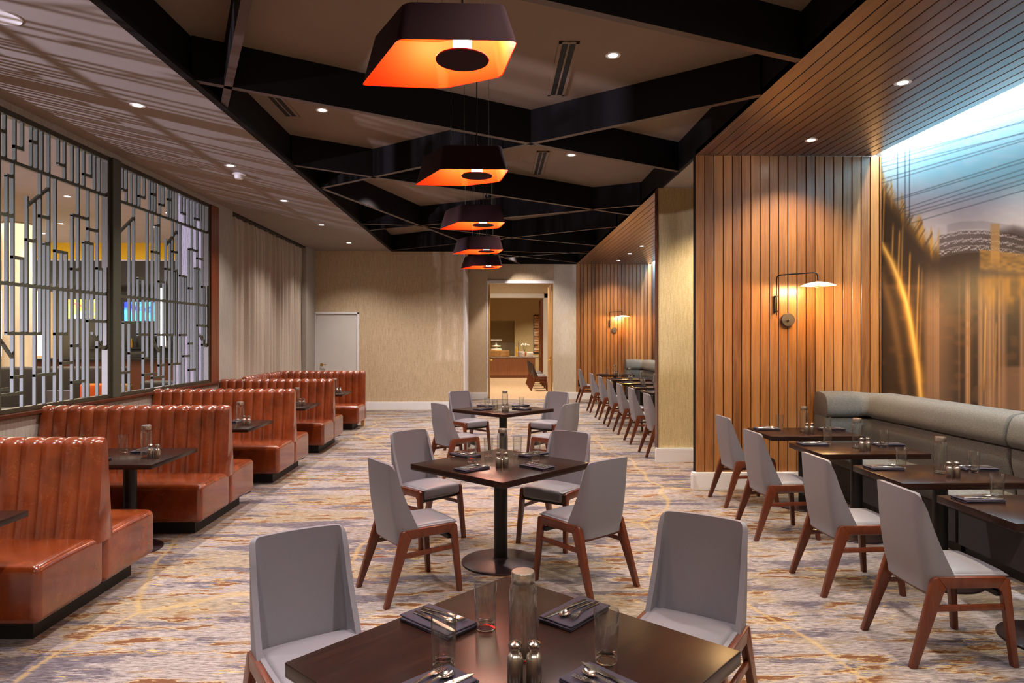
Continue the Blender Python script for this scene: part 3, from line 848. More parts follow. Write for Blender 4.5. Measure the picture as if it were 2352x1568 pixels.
for i, (x, y) in enumerate(((-.141, 2.90), (-.135, 4.97), (-.127, 7.14), (-.12, 9.30), (-.11, 11.36))):
    q = pst.put((x, y, 2.9), 0, ['largest-looking plum pendant lamp with orange lining, nearest the camera', 'second plum and orange pendant lamp in the ceiling row', 'middle plum and orange pendant lamp in the row of five',
                 'fourth plum and orange pendant lamp, above and before the last one', 'lowest-looking and farthest plum and orange pendant lamp'][i], 'pendant lamps in a row down the centre')
    for k in range(2):
        point('pendant_lamp_light', (x + (.08, -.16)[k], y + (-.02, .1)[k], 2.9 + .10), L_PEND * .5, (1, .78, .55), rad=.03)

# ------------------------------------------------------------------ chairs
def make_chair(name, wood_m, vin):
    t = thing(name, 'x', 'chair')
    def splay(s):
        return lambda c: Vector((c.x, s * (abs(c.y) + .022 * (1 - c.z / .455)), c.z))
    for s in (-1, 1):
        bm = bmesh.new()
        prism(bm, [(-.155, .445), (-.285, 0), (-.252, 0), (-.108, .365), (-.088, .405), (-.128, .462), (-.148, .458)], 'y', .188, .222, .003, splay(s)); obj('leg', bm, wood_m, t, True)
        bm = bmesh.new()
        prism(bm, [(.232, .460), (.25, .448), (.281, 0), (.252, 0), (.213, .35), (.205, .385), (.188, .405)], 'y', .188, .222, .003, splay(s)); obj('leg', bm, wood_m, t, True)
        bm = bmesh.new()
        prism(bm, [(-.128, .462), (.232, .460), (.188, .405), (-.088, .405)], 'y', .188, .222, .003, splay(s)); obj('side_rail', bm, wood_m, t, True)
        bm = bmesh.new(); prism(bm, [(-.165, .285), (.232, .290), (.232, .320), (-.150, .315)], 'y', .196, .216, .003, splay(s)); obj('stretcher', bm, wood_m, t, True)
    bm = bmesh.new(); box(bm, -.155, -.125, -.2, .2, .35, .385, bev=.003); obj('cross_rail', bm, wood_m, t)
    bm = bmesh.new(); box(bm, .19, .215, -.2, .2, .355, .385, bev=.003); obj('cross_rail', bm, 'black_wood', t)
    bm = bmesh.new()
    def dome(p):
        fx = 1 - ((p.x - .055) / .22) ** 2; fy = 1 - (p.y / .2) ** 2
        k = max(0, (p.z - .40) / .07); up = .018 * max(0, fx) * max(0, fy) * k
        return Vector((p.x, p.y * (1.0 if p.z < .455 else 1.0), p.z + up - .02 * k * sstep(0, -.16, p.x)))
    rbox(bm, -.15, .268, -.186, .186, .385, .475, r=.026, seg=3, mid=(8, 8, 1), warp=dome)
    box(bm, -.10, .26, -.2, .2, .458, .466, bev=.003)
    obj('seat', bm, 'vinyl', t, True)
    # shell backrest: flat upper back whose sides wrap forward towards the seat
    bm = bmesh.new()
    def shell(u, v):
        s = (u - .5) * 2; a = abs(s); sg = 1 if s >= 0 else -1
        zb = .372 + .085 * sstep(.6, .85, a)
        q_ = max(0.0, (a - .70) / .30)
        zt = .89 - .085 * (1 - math.sqrt(max(0.0, 1 - q_ * q_))) - .006 * a * a
        z = zb + (zt - zb) * v
        h = max(0.0, min(1.0, (z - .42) / .46))
        xb = -.165 - .055 * h - .012 * math.sin(PI * h)
        Wd = .212 - .008 * h; Wd *= 1 - .10 * sstep(.46, .37, z)
        wing = .020 + .132 * (1 - h) ** 1.02
        r = .05
        flat = Wd - r
        L1, L2, L3 = flat, r * PI / 2, max(wing - r, 0.001) if wing > r else .001
        q = a * (L1 + L2 + L3)
        if q < L1: x, y = 0, q
        elif q < L1 + L2:
            an = (q - L1) / r; x, y = r * (1 - math.cos(an)), flat + r * math.sin(an)
        else: x, y = r + (q - L1 - L2), Wd
        if wing < r: x *= wing / r * .9 + .1
        x += .012 * (1 - (y / Wd) ** 2) * -1
        return (xb + x, sg * y, z)
    grid(bm, shell, 40, 16)
    thicken(bm, .024)
    obj('backrest', bm, vin, t, True)
    return t
cst = Stamp(make_chair('dining_chair', 'chair_wood', 'vinyl'))
G = 'grey chairs around the centre tables'
for x, y, h, lab in ((-.717, 2.679, -57.45, 'grey vinyl chair left of the nearest table, seen from its front'),
                     (.833, 2.87, -124.45, 'lilac-grey chair right of the nearest table, seen from its front'),
                     (-.585, 4.566, 33.55, 'grey chair at near left of the second centre table, its back towards us'),
                     (.628, 4.636, 128.55, 'grey chair at near right of the second centre table, its back towards us'),
                     (-.614, 5.757, -46.45, 'grey chair at far left of the second centre table, dark seat front showing'),
                     (.533, 5.638, -126.45, 'grey chair at far right of the second centre table, bright seat'),
                     (-.526, 8.456, 34.55, 'grey chair at near left of the third centre table'),
                     (-.42, 10.1, -51.45, 'grey chair at far left of the third centre table'),
                     (.821, 9.912, -127.45, 'grey chair at far right of the third centre table'),
                     (.783, 8.413, 142.55, 'grey chair at near right of the third centre table')):
    cst.put((x, y, 0), R(h), lab, G)
rt_c = ((6.90, 2.57, 2), (5.80, 2.45, 1.5), (4.58, 2.42, 1), (3.63, 2.42, 0))
for i, (y, x, a) in enumerate(rt_c):
    cst.put((x, y, 0), R(a), ['farthest of the four grey chairs in the near right row, against the planks', 'second farthest grey chair in the near right row', 'second nearest grey chair in the near right row', 'large grey chair nearest the camera at the right, wooden side frame fully shown'][i], 'grey chairs in the near right row')
far_c = (9.74, 10.88, 11.93, 13.0, 14.1, 15.4, 17.5)
for i, y in enumerate(far_c):
    cst.put((2.42, y, 0), R(1), ['grey chair nearest the yellow pier in the far right row', 'second grey chair of the far right row, counted from the pier', 'third grey chair of the far right row, counted from the pier', 'fourth grey chair, the middle one of the far right row', 'third from the outlet wall among the far right row chairs',
                                 'second from the outlet wall among the far right row chairs', 'grey chair farthest away, beside the outlet on the far plank wall'][i], 'grey chairs in the far right row')
dk = Stamp(make_chair('dining_chair', 'jamb_wood', 'vinyl_backlit'))  # the usual grey chairs, backrests coloured as if back-lit
for i, y in enumerate((21.7, 22.7, 23.7, 24.7)):
    dk.put((1.42, y, 0), 0, ['nearest', 'second nearest', 'second farthest', 'farthest'][i] + ' grey chair with shade-coloured back in the row beyond the doorway', 'back-lit grey chairs beyond the doorway')

# ------------------------------------------------------------------ tables
def make_table(sx, sy, colr, baser, name='dining_table', edge=.045, cols=((0, 0),)):
    t = thing(name, 'x', 'table')
    bm = bmesh.new(); box(bm, -sx / 2, sx / 2, -sy / 2, sy / 2, .75 - edge, .75, bev=.004); obj('tabletop', bm, 'table_wood', t, True)
    for cx, cy in cols:
        bm = bmesh.new(); lathe(bm, [(colr, .02), (colr, .70)], 28, (cx, cy, 0)); box(bm, cx - .18, cx + .18, cy - .03, cy + .03, .69, .75 - edge); box(bm, cx - .03, cx + .03, cy - .16, cy + .16, .69, .75 - edge)
        obj('pedestal', bm, 'black_metal', t, True)
        bm = bmesh.new(); lathe(bm, [(0, 0), (baser, 0), (baser + .003, .006), (baser, .012), (baser - .02, .018), (colr + .03, .024), (colr + .005, .03), (colr, .045)], 56, (cx, cy, 0)); obj('base_plate', bm, 'base_metal', t, True)
    return t
M['base_metal'] = plain('base_metal', srgb(46, 30, 32), 0.34, 0.5)
ctb = Stamp(make_table(.965, .965, .052, .295))
ctb.put((.065, 2.0, 0), R(46.5), 'dark square table nearest the camera, set for four with a tall bottle', 'dark square centre tables')
ctb.put((.043, 5.09, 0), R(45.5), 'dark square table in the middle, second from the camera, on a round base', 'dark square centre tables')
ctb.put((.108, 9.0, 0), R(45), 'dark square table farthest back of the three centre tables', 'dark square centre tables')
rtb = Stamp(make_table(.91, .62, .048, .26))
RT = ((6.72, 'farthest table beside the mural banquette'), (5.72, 'third table beside the mural banquette'), (4.63, 'second table beside the mural banquette'), (3.68, 'nearest table beside the mural banquette'))
for y, lab in RT: rtb.put((3.125, y, 0), 0, 'dark wood ' + lab, 'dark tables along the grey banquette')
FT = ((17.4, 'farthest far-bay table'), (15.5, 'fourth far-bay table'), (14.2, 'third far-bay table'), (13.0, 'second far-bay table'), (11.95, 'nearest far-bay table'))
for y, lab in FT: rtb.put((3.125, y, 0), 0, 'dark wood ' + lab, 'dark tables in the far bay')
btb = Stamp(make_table(1.15, .78, .05, .24, edge=.035, cols=((.21, 0), (-.32, 0))))
BT = ((3.38, 'booth table at the left photo edge'), (5.48, 'second booth table'), (7.45, 'third booth table'), (9.55, 'fourth booth table'), (11.75, 'farthest booth table'))
for i, (y, lab) in enumerate(BT):
    btb.put((-3.15, y, 0), 0, ['dark booth table cut off by the left photo edge', 'dark booth table between the two nearest leather booth benches', 'dark booth table third from the camera, between leather benches', 'dark booth table fourth from the camera', 'dark booth table inside the corner booth, farthest away'][i], 'dark booth tables')

# ------------------------------------------------------------------ tableware
def make_tumbler():
    bm = bmesh.new()
    lathe(bm, [(0, 0), (.031, 0), (.033, .004), (.0375, .148), (.0365, .150), (.0355, .148), (.0315, .026), (.024, .022), (0, .021)], 28)
    for f in bm.faces:
        if f.calc_center_median().z < .024: f.material_index = 1
    o = obj('drinking_glass', bm, ['glass', 'thick_glass'], None, True); return tag(o, 'x', 'drinking glass')
def make_bottle():
    t = thing('water_bottle', 'x', 'bottle')
    bm = bmesh.new()
    lathe(bm, [(0, 0), (.036, 0), (.042, .006), (.042, .195), (.039, .212), (.032, .222), (.031, .232)], 32)
    lathe(bm, [(0, .012), (.034, .012), (.0385, .018), (.0385, .194), (.036, .208), (.029, .219), (.029, .232)], 32)
    obj('bottle_body', bm, 'glass', t, True)
    bm = bmesh.new(); lathe(bm, [(.034, .222), (.035, .224), (.035, .252), (.033, .255), (0, .2555)], 32); obj('cap', bm, 'brushed', t, True)
    bm = bmesh.new(); lathe(bm, [(0, .001), (.037, .002), (.037, .009), (0, .011)], 28); obj('glass_base', bm, 'thick_glass', t, True)
    return t
def make_shaker():
    t = thing('shaker', 'x', 'shaker')
    bm = bmesh.new(); lathe(bm, [(0, 0), (.021, 0), (.022, .002), (.022, .062), (.019, .072), (.012, .077), (.012, .086)], 28); obj('body', bm, 'brushed', t, True)
    bm = bmesh.new(); lathe(bm, [(.0125, .084), (.0125, .087), (.017, .091), (.0195, .097), (.018, .104), (.01, .109), (0, .110)], 28); obj('cap', bm, 'steel', t, True)
    return t
def make_napkin():
    bm = bmesh.new()
    for k, (dx, dy, a) in enumerate(((0, 0, 0), (.003, -.002, 1.2), (-.002, .002, -1.0))):
        t = bmesh.new(); rbox(t, -.118, .118, -.066, .066, k * .0062, k * .0062 + .006, r=.0028, seg=2, mid=(6, 4, 1), warp=lambda p: Vector((p.x, p.y, p.z + .0015 * math.sin(p.x * 30 + k) * math.sin(p.y * 40))) if p.z > .002 else p)
        merge(bm, t, 0, Matrix.Translation((dx, dy, 0)) @ Matrix.Rotation(R(a), 4, 'Z'))
    return tag(obj('napkin', bm, 'napkin', None, True), 'x', 'napkin')
def flat(bm, pts, z0, z1):
    """thin bent strip: pts (x, halfwidth, z)"""
    top = []
    for x, w, z in pts:
        top.append([bm.verts.new((x, -w, z)), bm.verts.new((x, w, z)), bm.verts.new((x, w * .8, z + .0022)), bm.verts.new((x, -w * .8, z + .0022))])
    for a, b in zip(top, top[1:]):
        for k in range(4): bm.faces.new((a[k], a[(k + 1) % 4], b[(k + 1) % 4], b[k]))
    bm.faces.new(top[0]); bm.faces.new(top[-1][::-1])
def make_fork():
    bm = bmesh.new()
    flat(bm, [(-.095, .0085, .0), (-.06, .007, .001), (-.02, .0038, .003), (.02, .003, .007), (.045, .0065, .006), (.06, .011, .004)], 0, 0)
    for y in (-.0092, -.0031, .0031, .0092):
        t = bmesh.new(); flat(t, [(.058, .0018, .004), (.08, .0014, .003), (.098, .0009, .005)], 0, 0); merge(bm, t, 0, Matrix.Translation((0, y, 0)))
    return tag(obj('fork', bm, 'steel', None, True), 'x', 'fork')
def make_knife():
    bm = bmesh.new()
    flat(bm, [(-.108, .009, 0), (-.05, .0075, .002), (.0, .0055, .003), (.004, .008, .002), (.06, .0095, .001), (.095, .0075, .0005), (.112, .001, 0)], 0, 0)
    return tag(obj('knife', bm, 'steel', None, True), 'x', 'knife')
def make_spoon():
    bm = bmesh.new()
    flat(bm, [(-.085, .008, .0), (-.05, .006, .002), (-.01, .0032, .005), (.035, .003, .008), (.045, .006, .007)], 0, 0)
    t = bmesh.new(); grid(t, lambda u, v: (.065 + .026 * v * math.cos(2 * PI * u), .0165 * v * math.sin(2 * PI * u), .001 + .007 * v * v), 20, 5, True); bmesh.ops.remove_doubles(t, verts=t.verts, dist=1e-5); thicken(t, .0012); merge(bm, t)
    return tag(obj('spoon', bm, 'steel', None, True), 'x', 'spoon')
GLS, BTL, SHK, NAP, FRK, KNF, SPN = [Stamp(f()) for f in (make_tumbler, make_bottle, make_shaker, make_napkin, make_fork, make_knife, make_spoon)]
TZ = .7502
def setting(x, y, hdg, where, tb):
    """napkin with fork, spoon and knife; hdg = direction the tines point"""
    a = R(hdg); c, s = math.cos(a), math.sin(a)
    NAP.put((x, y, TZ), a, f'folded plum napkin {where} {tb}', 'folded plum napkins')
    for st, dx, dy, nm, da in ((FRK, -.01, .032, 'fork', 4), (SPN, -.005, .004, 'spoon', -2), (KNF, .012, -.028, 'knife', -6)):
        st.put((x + dx * c - dy * s, y + dx * s + dy * c, TZ + .0205), a + R(da), f'steel {nm} on the napkin {where} {tb}', 'steel cutlery on napkins')
def shakers(x, y, tb):
    SHK.put((x - .026, y, TZ), 0, f'left steel shaker of the pair {tb}', 'steel shakers')
    SHK.put((x + .026, y, TZ), 0, f'right steel shaker of the pair {tb}', 'steel shakers')
def bottle(x, y, tb): BTL.put((x, y, TZ), 0, f'clear glass water bottle with steel cap {tb}', 'glass water bottles')
def glass(x, y, where, tb): GLS.put((x, y, TZ), 0, f'clear drinking glass {where} {tb}', 'drinking glasses')
t1 = 'on the nearest centre table'
bottle(.084, 2.0, t1); shakers(.082, 1.86, t1)
glass(-.031, 2.201, 'left behind the bottle', t1); glass(-.149, 1.944, 'at front left', t1); glass(.328, 1.967, 'at the right', t1)
setting(-.19, 2.235, -42, 'at far left', t1); setting(.273, 2.29, 229, 'at far right', t1)
setting(-.175, 1.80, 44, 'at near left', t1); setting(.305, 1.80, 134, 'at near right', t1)
t2 = 'on the second centre table'
bottle(.057, 5.15, t2); shakers(.052, 4.93, t2)
for gx, gy, w in ((-.18, 5.156, 'at front left'), (-.053, 5.393, 'at back left'), (.181, 5.457, 'at back right'), (.315, 5.184, 'at front right')): glass(gx, gy, w, t2)
for gx, gy, h, w in ((-.167, 4.846, 44, 'at near left'), (.308, 4.904, 134, 'at near right'), (-.24, 5.41, -46, 'at far left'), (.31, 5.42, 226, 'at far right')): setting(gx, gy, h, w, t2)
t3 = 'on the farthest centre table'
bottle(.13, 8.85, t3); shakers(.13, 8.6, t3)
for gx, gy, w in ((-.108, 9.037, 'at the left'), (.0, 8.72, 'at the front'), (.357, 9.061, 'at the right')): glass(gx, gy, w, t3)
for gx, gy, h, w in ((-.165, 8.90, 44, 'at near left'), (.353, 8.90, 134, 'at near right'), (-.13, 9.33, -46, 'at far left'), (.36, 9.31, 226, 'at far right')): setting(gx, gy, h, w, t3)
for y, lab in RT:
    tb = 'on the ' + lab
    if y > 3.7:
        bottle(3.14, y + .02, tb); shakers(3.12, y - .14, tb)
        glass(3.38, y + .02, 'at bench side', tb); setting(3.48, y + .13, 180, 'at bench side', tb)
    else: glass(3.42, y + .05, 'at bench side', tb)
    glass(2.97 if y > 3.7 else 2.96, y + .2, 'at chair side', tb); setting(2.82, y + .17, 0, 'at chair side', tb)
for y, lab in FT:
    tb = 'on the ' + lab
    bottle(3.13, y + .02, tb); shakers(3.12, y - .14, tb)
    glass(2.92, y + .12, 'at chair side', tb)
    NAP.put((2.82, y, TZ), 0, f'folded plum napkin at the chair side {tb}', 'folded plum napkins')
    NAP.put((3.47, y, TZ), 0, f'folded plum napkin at the bench side {tb}', 'folded plum napkins')
for i, (y, lab) in enumerate(BT):
    tb = ['', 'on the second booth table', 'on the third booth table', 'on the fourth booth table', 'on the corner booth table'][i]
    if i == 0: continue
    bottle(-2.78, y - .06, tb); shakers(-2.70, y - .1, tb)
    glass(-3.08 if i < 4 else -3.08, y + .16, 'left of the bottle', tb)
    setting(-2.93, y + .22, 90, 'at the far side', tb); setting(-3.06, y - .28, -90, 'at the near side', tb)

# ------------------------------------------------------------------ leather booths
def channel_back(bm, L, half0, half1, z0, z1, w=.122, single=False, ext=0.0):
    """tufted back along +x (0..L), centred on y=0; cross section tapers upward"""
    nch = max(2, round(L / w)); cw = L / nch; nx = nch * 8
    prof = []
    nz = 9
    for k in range(nz + 1):
        z = z0 + (z1 - half1 - z0) * k / nz
        hf = half0 + (half1 - half0) * (k / nz) ** .8; prof.append((-hf, z, 1))
    for k in range(1, 8):
        a = PI - PI * k / 8; prof.append((half1 * math.cos(a), z1 - half1 + half1 * math.sin(a), .55))
    for k in range(nz, -1, -1):
        z = z0 + (z1 - half1 - z0) * k / nz
        hf = half0 + (half1 - half0) * (k / nz) ** .8; prof.append((hf, z, 1 if not single else 0))
    n = len(prof)
    rows = []
    cy = 0; cz = z1 - half1
    for i in range(nx + 1):
        x = L * i / nx; ph = (x / cw) % 1.0
        bl = .027 * (abs(math.sin(PI * x / cw)) ** .55)
        endf = 1 - (1 - sstep(0, .05, L - x)) * .35
        row = []
        for (y, z, e) in prof:
            if e == 1 or e == 0:
                yy = (abs(y) + bl * e) * (1 if y >= 0 else -1); zz = z
            else:
                d = Vector((y, z - cz)).normalized(); yy = y + d.x * bl; zz = z + d.y * bl * .5
            row.append(bm.verts.new((x, yy * endf, zz)))
        rows.append(row)
    for a, b in zip(rows, rows[1:]):
        for k in range(n - 1): bm.faces.new((a[k], b[k], b[k + 1], a[k + 1]))
        bm.faces.new((a[n - 1], b[n - 1], b[0], a[0]))
    bm.faces.new(rows[0]); bm.faces.new(rows[-1][::-1])
def seat_warp(y_front, y_back, xe):
    def f(p):
        k = sstep(.30, .46, p.z)
        t = (p.y - y_front) / (y_back - y_front)
        return Vector((p.x + .0, p.y, p.z + k * (.022 * math.sin(PI * max(0, min(1, t)) ** .8) * (1 - sstep(.25, 0, xe - p.x) * .6)) + (.0)))
    return f
def make_booth():
    t = thing('booth_bench', 'x', 'booth bench')
    for s in (-1, 1):
        bm = bmesh.new(); ya, yb = (-.635, -.002) if s < 0 else (.002, .635)
        yf, ybk = (-.635, 0) if s < 0 else (.635, 0)
        rbox(bm, -.87, .87, ya, yb, .12, .445, r=.045, seg=4, mid=(12, 8, 3), warp=seat_warp(yf, ybk, .87)); obj('seat', bm, 'leather', t, True)
    bm = bmesh.new(); channel_back(bm, 1.745, .135, .042, .40, 1.055); bm.transform(Matrix.Translation((-.875, 0, 0)))
    obj('backrest', bm, 'leather', t, True)
    bm = bmesh.new(); box(bm, -.87, .76, -.51, .51, 0, .125); obj('plinth', bm, 'black_wood', t)
    return t
bst = Stamp(make_booth())
for i, y in enumerate((4.37, 6.41, 8.46, 10.5)):
    bst.put((-3.372, y, 0), 0, ['nearest double-sided cognac leather booth bench, cut off by the left photo edge', 'second nearest cognac leather booth bench, behind the glass and bottle', 'third double-sided cognac leather booth bench from the camera',
                                'fourth cognac leather booth bench, just before the corner booth'][i], 'cognac leather booth benches')
t = thing('booth_bench', 'farthest cognac leather corner booth bench, wrapping along the curtain wall', 'booth bench', (-3.372, 13.02, 0), 0, 'cognac leather booth benches')
bm = bmesh.new(); rbox(bm, -.6, .87, -.64, -.04, .12, .445, r=.045, seg=4, mid=(12, 8, 3), warp=seat_warp(-.64, 0, .87)); obj('seat', bm, 'leather', t, True)
bm = bmesh.new(); rbox(bm, -.80, -.18, -1.78, -.645, .12, .445, r=.045, seg=4, mid=(6, 10, 3)); obj('seat', bm, 'leather', t, True)
bm = bmesh.new(); channel_back(bm, 1.60, .11, .05, .15, 1.055); bm.transform(Matrix.Translation((-.73, .02, 0))); obj('backrest', bm, 'leather', t, True)
bm = bmesh.new(); channel_back(bm, 1.86, .10, .05, .40, 1.055); bm.transform(Matrix.Translation((-.755, -1.86, 0)) @ Matrix.Rotation(R(90), 4, 'Z')); obj('backrest', bm, 'leather', t, True)
bm = bmesh.new(); box(bm, -.8, .72, -.5, 0, 0, .14); obj('plinth', bm, 'black_wood', t)
bm = bmesh.new(); box(bm, .78, .84, .02, .10, 0, .17); o = obj('foot', bm, 'light_wood', t); o['label'] = 'pale wood foot'

# ------------------------------------------------------------------ grey banquettes
def banquette(label, y_far, y_near, ret=True, end_near=True):
    t = thing('banquette', label, 'banquette', (4.05, y_far, 0), 0, 'grey banquettes along the murals')
    # profile: (offset towards the wall, z)
    roll = [(.02, .84), (-.03, .862), (-.045, .91), (-.035, .98), (-.012, 1.05), (.04, 1.095), (.17, 1.11), (.25, 1.09), (.27, 1.0), (.27, .84)]
    low = [(.06, .40), (.045, .46), (.02, .6), (-.005, .72), (-.004, .80), (.02, .84), (.27, .85), (.27, .40)]
    r = .12
    y0 = -.27 if ret else 0
    path = []
    if ret:
        path += [((-.46, y0), (0, 1), .86), ((-.455, y0), (0, 1), .96), ((-.44, y0), (0, 1), 1.0), ((-.25, y0), (0, 1), 1), ((-r, y0), (0, 1), 1)]
        for k in range(1, 8):
            a = PI / 2 * k / 8; path.append(((-r + r * math.sin(a), y0 - r + r * math.cos(a)), (math.sin(a), math.cos(a)), 1 - .10 * math.sin(2 * a)))
        path.append(((0, y0 - r), (1, 0), 1))
    L = y_far - y_near
    n = 14
    for k in range(n + 1):
        y = (y0 - r - .05) - (L + y0 - r - .05 - .02) * k / n if ret else -.02 - (L - .04) * k / n
        path.append(((0, y), (1, 0), 1))
    if end_near: path += [((0, -L + .012), (1, 0), .93), ((0, -L + .004), (1, 0), .8)]
    if not ret: path = [((0, -.004), (1, 0), .8), ((0, -.012), (1, 0), .93)] + path
    for nm, prof in (('headroll', roll), ('backrest', low)):
        bm = bmesh.new(); rows = []
        pc = (sum(p[0] for p in prof) / len(prof), sum(p[1] for p in prof) / len(prof))
        # smooth the outline
        pts = []
        m = len(prof)
        for i in range(m):
            p0, p1, p2, p3 = [Vector(prof[(i + d) % m]) for d in (-1, 0, 1, 2)]
            for q in range(3):
                tt = q / 3
                v = .5 * ((2 * p1) + (-p0 + p2) * tt + (2 * p0 - 5 * p1 + 4 * p2 - p3) * tt * tt + (-p0 + 3 * p1 - 3 * p2 + p3) * tt ** 3)
                pts.append(v)
        for (px, py), (nx, ny), sc in path:
            row = []
            for p in pts:
                o_, z = pc[0] + (p.x - pc[0]) * sc, pc[1] + (p.y - pc[1]) * sc
                row.append(bm.verts.new((px + nx * o_, py + ny * o_, z)))
            rows.append(row)
        k_ = len(pts)
        for a, b in zip(rows, rows[1:]):
            for k in range(k_): bm.faces.new((a[k], a[(k + 1) % k_], b[(k + 1) % k_], b[k]))
        bm.faces.new(rows[0]); bm.faces.new(rows[-1][::-1])
        obj(nm, bm, 'grey_weave', t, True)
    bm = bmesh.new(); rbox(bm, -.46, .08, -L + .003, -.02, .36, .47, r=.035, seg=3, mid=(5, 12, 1)); obj('seat', bm, 'grey_weave', t, True)
    bm = bmesh.new(); box(bm, -.43, .2, -L + .003, -.02, .09, .365); obj('front_panel', bm, 'dark_fabric', t)
    bm = bmesh.new(); box(bm, -.38, .2, -L + .01, -.03, 0, .09); obj('plinth', bm, 'black_wood', t)
    return t
banquette('grey fabric banquette with rolled top beneath the bridge mural', 7.465, 5.18, True)
banquette('end of a second grey banquette at the right photo edge', 5.17, 1.6, False)
banquette('far grey banquette in the bay behind the yellow pier', 18.56, 13.0, True)
banquette('hidden part of the far bay seating, grey banquette nearest the yellow pier', 12.99, 9.4, False)

# ------------------------------------------------------------------ wall lamps
def make_sconce():
    t = thing('wall_lamp', 'x', 'wall lamp')     # origin on wall plane, y towards -room
    bm = bmesh.new(); lathe(bm, [(0, 0), (.072, 0), (.075, .003), (.075, .033), (.072, .036), (0, .036)], 36); bm.transform(Matrix.Rotation(R(90), 4, 'X')); obj('mounting_plate', bm, 'dark_grey_metal', t, True)
    bm = bmesh.new(); lathe(bm, [(0, .036), (.010, .036), (.010, .055), (0, .056)], 12); bm.transform(Matrix.Rotation(R(90), 4, 'X')); obj('knob', bm, 'brushed', t, True)
    bm = bmesh.new(); box(bm, -.155, -.125, -.02, -.004, .08, .27, bev=.003); box(bm, -.15, -.125, -.055, -.018, .255, .27); box(bm, -.15, -.125, -.055, -.018, .085, .1); obj('bracket', bm, 'black_metal', t)
    bm = bmesh.new()
    path = [(-.14, -.048, .05), (-.14, -.048, .46)] + [(-.14 + .035 * (1 - math.cos(a)), -.048 - .03 * (1 - math.cos(a)), .46 + .04 * math.sin(a)) for a in (R(30), R(60), R(90))]
    path += [(.13, -.36, .50)] + [(.13 + .03 * math.sin(a), -.36 - .03 * math.sin(a), .50 - .035 * (1 - math.cos(a))) for a in (R(45), R(90))] + [(.162, -.39, .41)]
    tube(bm, path, .0075, 10); obj('arm', bm, 'black_metal', t, True)
    bm = bmesh.new(); lathe(bm, [(0, .04), (.03, .04), (.1, .027), (.178, .0), (.18, -.003), (.176, -.003), (.1, .02), (0, .026)], 44, (.165, -.39, .36)); dsh = o = obj('shade', bm, 'white_trim', t, True); o['label'] = 'shallow white dish shade'
    bm = bmesh.new(); lathe(bm, [(0, -.022), (.03, -.018), (.052, -.004), (.055, .004), (.03, .012), (0, .016)], 32, (.165, -.39, .36)); obj('reflector_cap', bm, 'dark_grey_metal', dsh, True)
    bm = bmesh.new(); tube(bm, [(-.14, -.05, .05), (-.135, -.052, .02), (-.10, -.05, .0), (-.05, -.046, -.008), (0, -.046, -.0)], .002, 6); obj('cable', bm, 'black_metal', t)
    bm = bmesh.new(); lathe(bm, [(.056, .006), (.062, .006), (.062, .010), (.056, .010)], 32, (.165, -.39, .36)); obj('led_ring', bm, 'warm_glow', dsh)
    return t
sst = Stamp(make_sconce())
for loc, lab in (((3.30, 7.498, 1.905), 'swing-arm wall lamp with white dish shade on the nearer plank wall'), ((3.32, YD - .002, 1.92), 'small-looking swing-arm wall lamp on the far plank wall')):
    t = sst.put(loc, 0, lab, 'swing-arm wall lamps')
    for k in range(5):
        a = k * 2 * PI / 5
        point('wall_lamp_light', (loc[0] + .165 + .085 * math.cos(a), loc[1] - .39 + .085 * math.sin(a), loc[2] + .345), 4.5, (1, .62, .25), rad=.02)
t = thing('power_outlet', 'small black power outlet low on the far plank wall', 'outlet', (2.37, YD - .004, .45))
obj('cover', B(-.06, .06, -.006, 0, -.09, .09, bev=.003), 'black_metal', t)
obj('socket', boxes([(-.025, .025, -.009, -.004, .015, .055), (-.025, .025, -.009, -.004, -.055, -.015)], bev=.002), 'slot', t)

# ------------------------------------------------------------------ curtain
bm = bmesh.new()
def cf(u, v):
    y = 10.99 + 4.18 * u
    z = .02 + 3.70 * (1 - v)
    ph = u * 4.18 * 2 * PI / .26
    wob = 1.1 * math.sin(u * 23) + .7 * math.sin(u * 57 + 1)
    amp = .052 + .02 * math.sin(u * 31)
    top = sstep(.0, .08, v)
    x = amp * math.sin(ph + wob + .25 * math.sin(v * 5 + u * 9)) * (.55 + .45 * top) + .018 * math.sin(ph * 2.3 + 2) * (1 - .6 * v)
    return (-4.37 + x, y, z)
grid(bm, cf, 420, 26); thicken(bm, .004)
tag(obj('curtain', bm, 'curtain_cloth', None, True), 'tall floor-length beige pleated curtain on the left wall behind the booths', 'curtain')
tag(obj('curtain_track', B(-4.44, -4.27, 10.99, 15.19, 3.725, 3.758), 'black_metal'), 'dark curtain track along the soffit above the beige curtain', 'curtain track')

